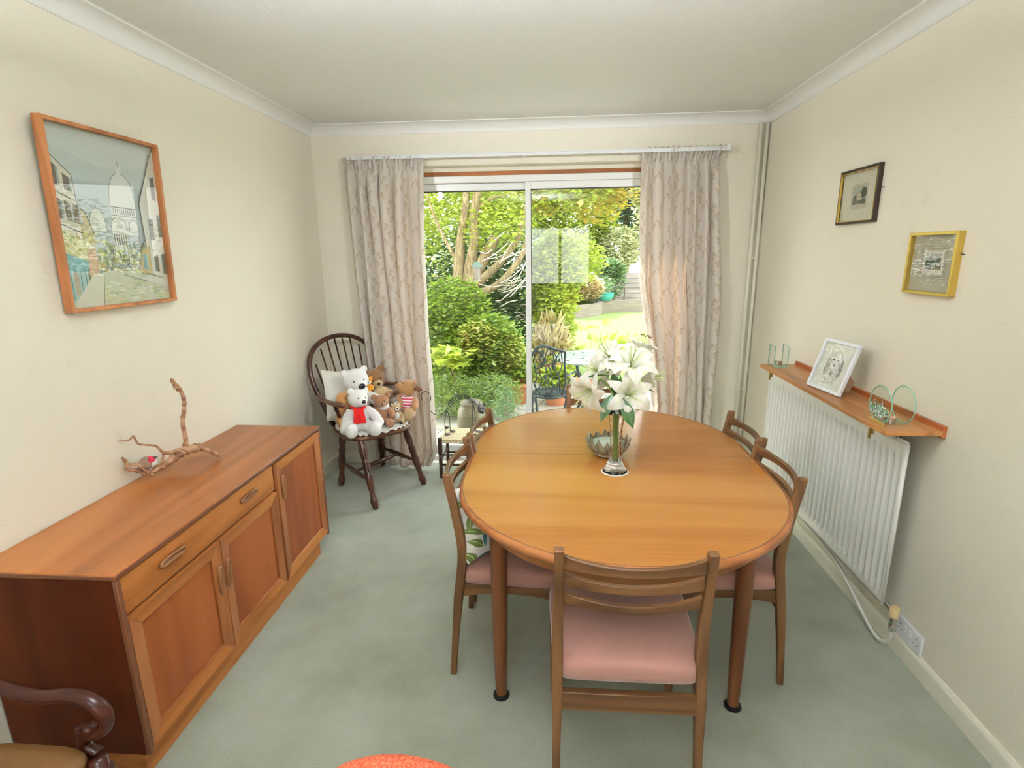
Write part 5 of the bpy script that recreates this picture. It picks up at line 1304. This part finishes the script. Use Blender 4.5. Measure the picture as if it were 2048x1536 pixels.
plant('shrub', 'tall leafy climber with autumn tints right of the door mullion', 'shrub', (1.7, 4.2, GZ), [((1.65,4.2,1.15),(.40,.4,.75),1.3), ((1.85,4.3,1.45),(.55,.5,.40),1), ((1.68,3.9,.6),(.28,.35,.5),.8)], 7000, .075, YG, 9, [([(1.65,4.2,GZ),(1.62,4.2,.6),(1.7,4.2,1.2)], [.03,.02,.015])])
plant('shrub', 'orange and yellow leaves hanging over the lawn from the climber', 'shrub', (2.1, 4.2, 1.5), [((2.25,4.3,2.35),(.42,.4,.42),1), ((1.75,4.1,.85),(.22,.25,.25),.5), ((2.55,4.1,2.5),(.3,.3,.4),.7), ((1.6,4.0,2.35),(.5,.4,.3),.8)], 2600, .075, AUT, 10)
plant('ornamental_grass', 'straw-coloured tall grasses at the lawn edge', 'grass plant', (1.62, 3.6, GZ), [((1.62,3.6,.22),(.22,.2,.40),1)], 1500, .22, leaf_mat('straw_blade', [(.42,.34,.14), (.60,.50,.24)], .4, 9), 11, shape='blade', up=4)
plant('shrub', 'round dried hydrangea bush in the raised bed', 'shrub', (2.35, 11.6, GZ), [((2.15,11.7,.75),(.75,.5,.42),1), ((2.6,11.9,.6),(.5,.4,.35),.5)], 5200, .085, DRY, 12, shape='round')
plant('shrub', 'green ground cover in the raised bed under the dried hydrangea', 'shrub', (2.6, 12.2, GZ), [((1.7,12.1,.3),(1.1,.4,.32),1)], 2600, .10, MG, 13)
plant('shrub', 'blue-green bush against the back fence', 'shrub', (3.0, 13.2, GZ), [((2.9,13.3,.7),(1.0,.4,.8),1), ((3.5,13.4,1.0),(.35,.3,.35),.4), ((1.2,13.0,1.0),(1.2,.5,1.1),1)], 6000, .11, BGN, 14)
plant('tree', 'tall dark conifer beyond the fence at the right', 'tree', (3.9, 17, -.4), [((4.3,18,4.2),(1.3,1.0,2.2),1.6), ((5.4,18.5,3.4),(1.3,1.0,2.4),1.2), ((3.3,16.5,1.6),(.30,.4,1.6),.5)], 12500, .17, leaf_mat('conifer_leaf', [(.05,.11,.08), (.12,.20,.13), (.34,.42,.28)], .25, 1.5), 15, [([(4.4,18,-.4),(4.4,18,5)], [.2,.08], 'trunk')])
plant('tree', 'pale feathery tree in front of the conifer', 'tree', (5.2, 15.2, -.4), [((5.2,15.4,3.0),(.9,.8,1.6),1), ((4.6,15.2,3.4),(.5,.5,.4),.4), ((3.9,15.4,1.7),(.75,.6,.75),.8)], 7000, .13, leaf_mat('pale_cream_leaf', [(.34,.42,.20), (.60,.60,.34), (.80,.74,.50)], .45, 2), 16, [([(5.2,15.4,-.4),(5.2,15.4,3.5)], [.12,.05], 'trunk')])
plant('tree', 'sunlit yellow-green tree filling the middle distance', 'tree', (2.2, 15.5, -.4), [((2.2,15.8,2.6),(1.7,1.0,1.6),1.5), ((.6,15.5,3.4),(1.7,1.0,1.9),1.2), ((2.9,15.3,4.1),(1.0,.8,.7),.6)], 12500, .17, YG, 17, [([(2.0,15.8,-.4),(2.0,15.8,2.8)], [.15,.06], 'trunk')])
plant('tree', 'broad green tree crown behind the left hedge', 'tree', (-3, 10, -.4), [((-2.5,10,3.2),(2.6,1.4,2.6),1), ((-5.5,9,3.2),(2.2,1.4,3.0),.8), ((-.6,11,2.2),(1.3,1,2.0),.8)], 12000, .17, YG, 18, [([(-3,10,-.4),(-3,10,3)], [.2,.08], 'trunk')])
plant('shrub', 'tall green bush on the right side of the lawn', 'shrub', (6.2, 9, GZ), [((6.4,9,1.2),(1.2,1.6,1.6),1), ((7,5,1.0),(1.5,1.6,1.4),1)], 7000, .12, MG, 19)
plant('arum_plant', 'tall stems with pointed bright green leaves behind the iron table', 'plant', (2.35, 3.0, GZ), [((2.30,3.0,.50),(.30,.25,.20),1), ((2.6,3.1,.35),(.3,.25,.2),.5)], 34, .15, YG, 20,
      [([(x_, 3.0, GZ), (x_+.02, 3.0, .3), (x_+.05*k_, 3.0, .6)], [.006,.005,.004]) for k_, x_ in enumerate((2.1,2.2,2.35,2.45,2.6))], STEM, shape='leaf', up=1.2)
plant('shrub', 'yellow-green foliage plant on the lawn edge by the iron chair', 'plant', (1.95, 3.4, GZ), [((1.98,3.4,.22),(.13,.13,.12),1), ((1.75,3.2,.1),(.22,.2,.2),1)], 550, .06, YG, 21, [([(1.98,3.4,GZ),(1.98,3.4,.3)], [.006,.004])])

# fence at the bottom of the garden: each panel and post
FN = wood('weathered_fence', (.33,.27,.24), (.46,.39,.34), 'x', 1.5, .85, rings=3)
fe = thing('fence', 'weathered wooden panel fence across the bottom of the garden', 'fence', (3, 14.2, GZ))
for k in range(-4, 5):
    x0 = 3.05+k*1.83
    m = MB()
    for j in range(7):
        z = GZ-.03+j*.155; m.prism([(x0+.05, 14.18, z), (x0+.05, 14.205, z), (x0+.05, 14.20, z+.165)], (1.73, 0, 0))
    for q in (.35, .9, 1.45): m.box(x0+q, 14.15, GZ, x0+q+.04, 14.18, .92)
    m.build('panel', FN, fe)
    m = MB(); m.box(x0-.05, 14.14, GZ-.03, x0+.05, 14.24, .95); m.build('post', FN, fe, bevel=.005)
m = MB()
for z in (.98, 1.06): m.box(-4, 14.18, z, 12, 14.2, z+.02)
m.build('top_rail', FN, fe)
# curved brick planter
BR = Mat('garden_brick'); b = BR.n('ShaderNodeTexBrick'); BR.l(BR.coord(rot=(R(90),0,0)), b.inputs[0]); b.inputs['Scale'].default_value = 1
b.inputs['Brick Width'].default_value = .22; b.inputs['Row Height'].default_value = .075; b.inputs['Mortar Size'].default_value = .01
b.inputs['Color1'].default_value = (.22,.17,.13,1); b.inputs['Color2'].default_value = (.28,.22,.17,1); b.inputs['Mortar'].default_value = (.2,.18,.15,1); BR.col(b.outputs[0]); BR.set(rough=.9)
m = MB(); path = spline([(.3,10.9,0),(1.3,10.75,0),(2.2,11.0,0),(2.9,11.7,0),(3.1,12.4,0),(4.4,12.7,0),(7,12.8,0)], 8); rings = []
for i, p in enumerate(path):
    d = (path[min(i+1, len(path)-1)]-path[max(0, i-1)]).normalized(); n = Vector((d.y, -d.x, 0))*.06
    rings.append([p-n+Vector((0,0,GZ-.05)), p+n+Vector((0,0,GZ-.05)), p+n+Vector((0,0,.17)), p-n+Vector((0,0,.17))])
m.loft(rings); o = m.build('brick_planter', BR.m); tag(o, 'low curved brick wall of the raised bed at the end of the lawn', 'garden wall')
# pots
def pot(name, label, x, y, r, h, mat, z=GZ, soil=True, rim=.012):
    t = thing(name, label, 'pot', (x, y, z))
    m = MB(); m.lathe([(0,0), (r*.68,0), (r*.72,.01), (r*.95,h*.85), (r,h*.86), (r+rim,h*.9), (r+rim,h), (r-.005,h), (r-.01,h*.85), (0,h*.85)], (x, y, z), 28); m.build('pot_body', mat, t, smooth='auto')
    return t
TC = plain('terracotta', (.50,.19,.09), .8, vary=.2)
pot('flower_pot', 'large terracotta pot left of the door mullion', 1.22, 2.30, .16, .24, TC)
pot('flower_pot', 'terracotta pot with yellow-leaved plant behind the iron chair', 1.68, 2.25, .15, .22, TC)
plant('potted_plant', 'yellow-green leafy plant in the terracotta pot behind the iron chair', 'plant', (1.68,2.25,.05), [((1.68,2.25,.17),(.2,.16,.13),1)], 330, .075, YG, 22, shape='round')
pot('flower_pot', 'terracotta pot half hidden by the left lily beside the iron table', 2.02, 2.35, .14, .26, TC)
pot('flower_pot', 'small terracotta pot on the border edge behind the iron chair back', 1.66, 3.15, .11, .30, TC)
TEALC = plain('teal_glaze', (.06,.36,.34), .2)
t = thing('garden_bowl', 'large teal glazed bowl on the planter wall', 'pot', (3.16, 12.45, .1))
m = MB(); m.lathe([(0,0),(.14,0),(.17,.02),(.23,.10),(.255,.18),(.25,.215),(.27,.225),(.27,.24),(.235,.24),(.22,.18),(0,.17)], (3.16,12.45,.17), 32); m.build('bowl', TEALC, t, smooth=True)
plant('potted_plant', 'wispy grey-green plant growing in the teal bowl', 'plant', (3.16,12.45,.35), [((3.12,12.45,.62),(.28,.25,.26),1)], 500, .09, BGN, 23, shape='blade', up=2)
# big stoneware pot on the patio behind the wire cat
STN = Mat('stoneware_glaze'); z_ = STN.xyz(STN.coord())[2]; nn_ = STN.noise(STN.coord(), 9, 3); STN.col(STN.ramp(z_*2.2+X(STN.t, nn_)*.35, [(.15,(.06,.042,.025)), (.5,(.10,.08,.042)), (.85,(.14,.115,.06))])); STN.set(rough=.35)
t = thing('stoneware_pot', 'big squat brown-green stoneware pot outside the door behind the wire cat', 'pot', (.945, .62, GZ))
m = MB(); m.lathe([(0,0),(.09,0),(.11,.03),(.122,.18),(.122,.33),(.116,.39),(.092,.43),(.088,.445),(.098,.455),(.096,.47),(.075,.47),(.075,.42),(0,.40)], (.945,.62,GZ), 36); m.build('pot_body', STN.m, t, smooth=True)
# bird feeder
bf_ = thing('bird_feeder', 'small bird feeder with grey-green domed roof hanging in the tree', 'bird feeder', (.70, 3.0, 1.35))
m = MB(); m.lathe([(0,.085),(.03,.08),(.06,.05),(.07,.01),(.0,.015)], (.70,3.0,1.38), 20); m.build('roof', plain('grey_green_roof', (.07,.10,.08), .6), bf_, smooth='auto')
m = MB(); m.lathe([(0,0),(.04,0),(.04,.15),(0,.15)], (.70,3.0,1.23), 16); m.build('seed_tube', plain('milky_plastic', (.16,.13,.10), .4), bf_, smooth='auto')
m = MB(); m.lathe([(0,0),(.055,0),(.058,.012),(0,.012)], (.70,3.0,1.22), 16); m.build('tray', plain('grey_green_roof2', (.30,.25,.18), .6), bf_, smooth='auto')
m = MB(); m.tube([(.70,3.0,1.46),(.70,3.05,1.75),(.68,3.3,2.1)], .002, 6); m.build('hanging_wire', BLACKM, bf_)
# cast iron chair and table
IRON = plain('verdigris_cast_iron', (.018,.034,.034), .45, .1, bump=.15, bscale=60)
ic = thing('iron_chair', 'dark green ornate cast iron garden chair on the patio', 'garden chair', (1.66, 1.15, GZ))
def S(a, b, z): return (1.475+a, 1.02+b, z)   # a along the back, b depth, z height
def bar(pts, r, nm='scrollwork', sp=6): m = MB(); m.tube(spline(pts, sp), r, 8); return m
bk = MB()
def addb(pts, r): bk.tube(spline(pts, 6), r, 8)
lean = lambda a, z: (1.475+a*.98, 1.02+a*.22+(z-.27)*-.08, z)
addb([lean(-.02,.24), lean(-.045,.45), lean(-.03,.62), lean(.02,.715), lean(.10,.735), lean(.19,.705), lean(.29,.675)], .012)
addb([lean(.29,.675), lean(.285,.55), lean(.295,.40), lean(.26,.24)], .011)
for pts in ([(.03,.70),(-.005,.60),(.03,.53),(.09,.58),(.075,.66),(.03,.70)], [(.13,.71),(.10,.62),(.13,.56),(.18,.60),(.17,.68),(.13,.71)], [(.25,.68),(.205,.62),(.19,.52),(.235,.42),(.24,.30)],
            [(.25,.68),(.26,.55),(.225,.45),(.25,.35)], [(.09,.58),(.12,.48),(.10,.38),(.13,.28)], [(.13,.56),(.16,.48),(.13,.40),(.16,.30),(.13,.26)], [(.0,.55),(.03,.45),(.0,.38),(.05,.30),(.12,.26)],
            [(.03,.50),(.07,.44),(.055,.36),(.02,.33),(.01,.38)], [(.22,.46),(.17,.42),(.18,.35),(.22,.34),(.215,.39)], [(.20,.36),(.16,.30),(.13,.255)], [(-.01,.30),(.05,.275),(.12,.255),(.2,.27),(.26,.28)],
            [(.08,.70),(.055,.62),(.08,.55),(.11,.62)], [(.18,.69),(.21,.60),(.17,.52)]):
    addb([lean(*q) for q in pts], .0062)
for a, z, r in ((.075,.655,.016), (.18,.545,.020), (.075,.565,.014), (.155,.66,.012), (.235,.60,.012), (.10,.45,.014)):
    bk.ell(lean(a, z), (r, .008, r*1.5))
for k in range(8): bk.ell(Vector(lean(.13,.27))+Vector((.022*math.cos(k*PI/4), -.012, .022*math.sin(k*PI/4))), (.010,.006,.010))
bk.ell(Vector(lean(.13,.27))+Vector((0,-.014,0)), (.010,.008,.010)); bk.build('back', IRON, ic, smooth=True)
m = MB(); n = 36
so_ = lambda sc, z: [(1.615+.17*sc*math.cos(2*PI*k/n), 1.22+.20*sc*math.sin(2*PI*k/n), z) for k in range(n+1)]
m.tube(so_(1, .245), .011, 8, cap=False); m.tube(so_(.72, .247), .006, 8, cap=False); m.tube(so_(.4, .247), .006, 8, cap=False)
for k in range(18):
    a = 2*PI*k/18; m.tube([(1.615+.03*math.cos(a), 1.22+.03*math.sin(a), .247), (1.615+.17*math.cos(a+.2), 1.22+.2*math.sin(a+.2), .247)], .0055, 6)
m.build('seat', IRON, ic, smooth=True)
for x, y, dx, dy in ((1.48,1.06,-.03,-.05), (1.76,1.10,.04,-.04), (1.50,1.38,-.03,.04), (1.75,1.36,.04,.03)):
    m = MB(); m.tube(spline([(x,y,.245),(x+dx*.9,y+dy*.9,.17),(x+dx*.3,y+dy*.3,.02),(x+dx,y+dy,GZ)], 6), .013, 8); m.build('leg', IRON, ic, smooth=True)
for s, x in ((0, 1.75),):
    m = MB(); m.tube(spline([lean(.28,.44), (1.80,1.10,.455), (1.86,1.25,.45), (1.87,1.32,.40), (1.80,1.34,.33), (1.78,1.34,.25)], 6), .010, 8); m.build('arm', IRON, ic, smooth=True)
it = thing('iron_table', 'round pierced cast iron garden table catching the sun', 'garden table', (2.05, 1.60, GZ))
IRT = plain('pale_green_iron', (.42,.50,.47), .25, .5)
tm = Mat('pierced_iron_top'); vr = tm.n('ShaderNodeTexVoronoi'); vr.feature = 'DISTANCE_TO_EDGE'; vr.inputs['Scale'].default_value = 16; tm.l(tm.coord(), vr.inputs['Vector'])
tm.col((.45,.52,.50)); tm.set(rough=.22, metal=.5); hole = X(tm.t, vr.outputs['Distance']).lt(.30); tm.l(hole.v, tm.b.inputs['Alpha'])
m = MB(); m.lathe([(0,.520),(.375,.520),(.375,.526),(0,.526)], (2.05,1.62,0), 48); m.build('table_top', tm.m, it)
m = MB(); m.lathe([(.37,.500),(.385,.503),(.39,.515),(.385,.528),(.372,.530),(.368,.515)], (2.05,1.62,0), 48, cap=False); m.build('rim', IRT, it, smooth=True)
for k in range(4):
    a = PI/4+k*PI/2; c_, s_ = math.cos(a), math.sin(a)
    m = MB(); m.tube(spline([(2.05+.24*c_,1.62+.24*s_,.51),(2.05+.20*c_,1.62+.20*s_,.35),(2.05+.07*c_,1.62+.07*s_,.18),(2.05+.16*c_,1.62+.16*s_,0),(2.05+.27*c_,1.62+.27*s_,GZ)], 6), .014, 8); m.build('leg', IRON, it, smooth=True)
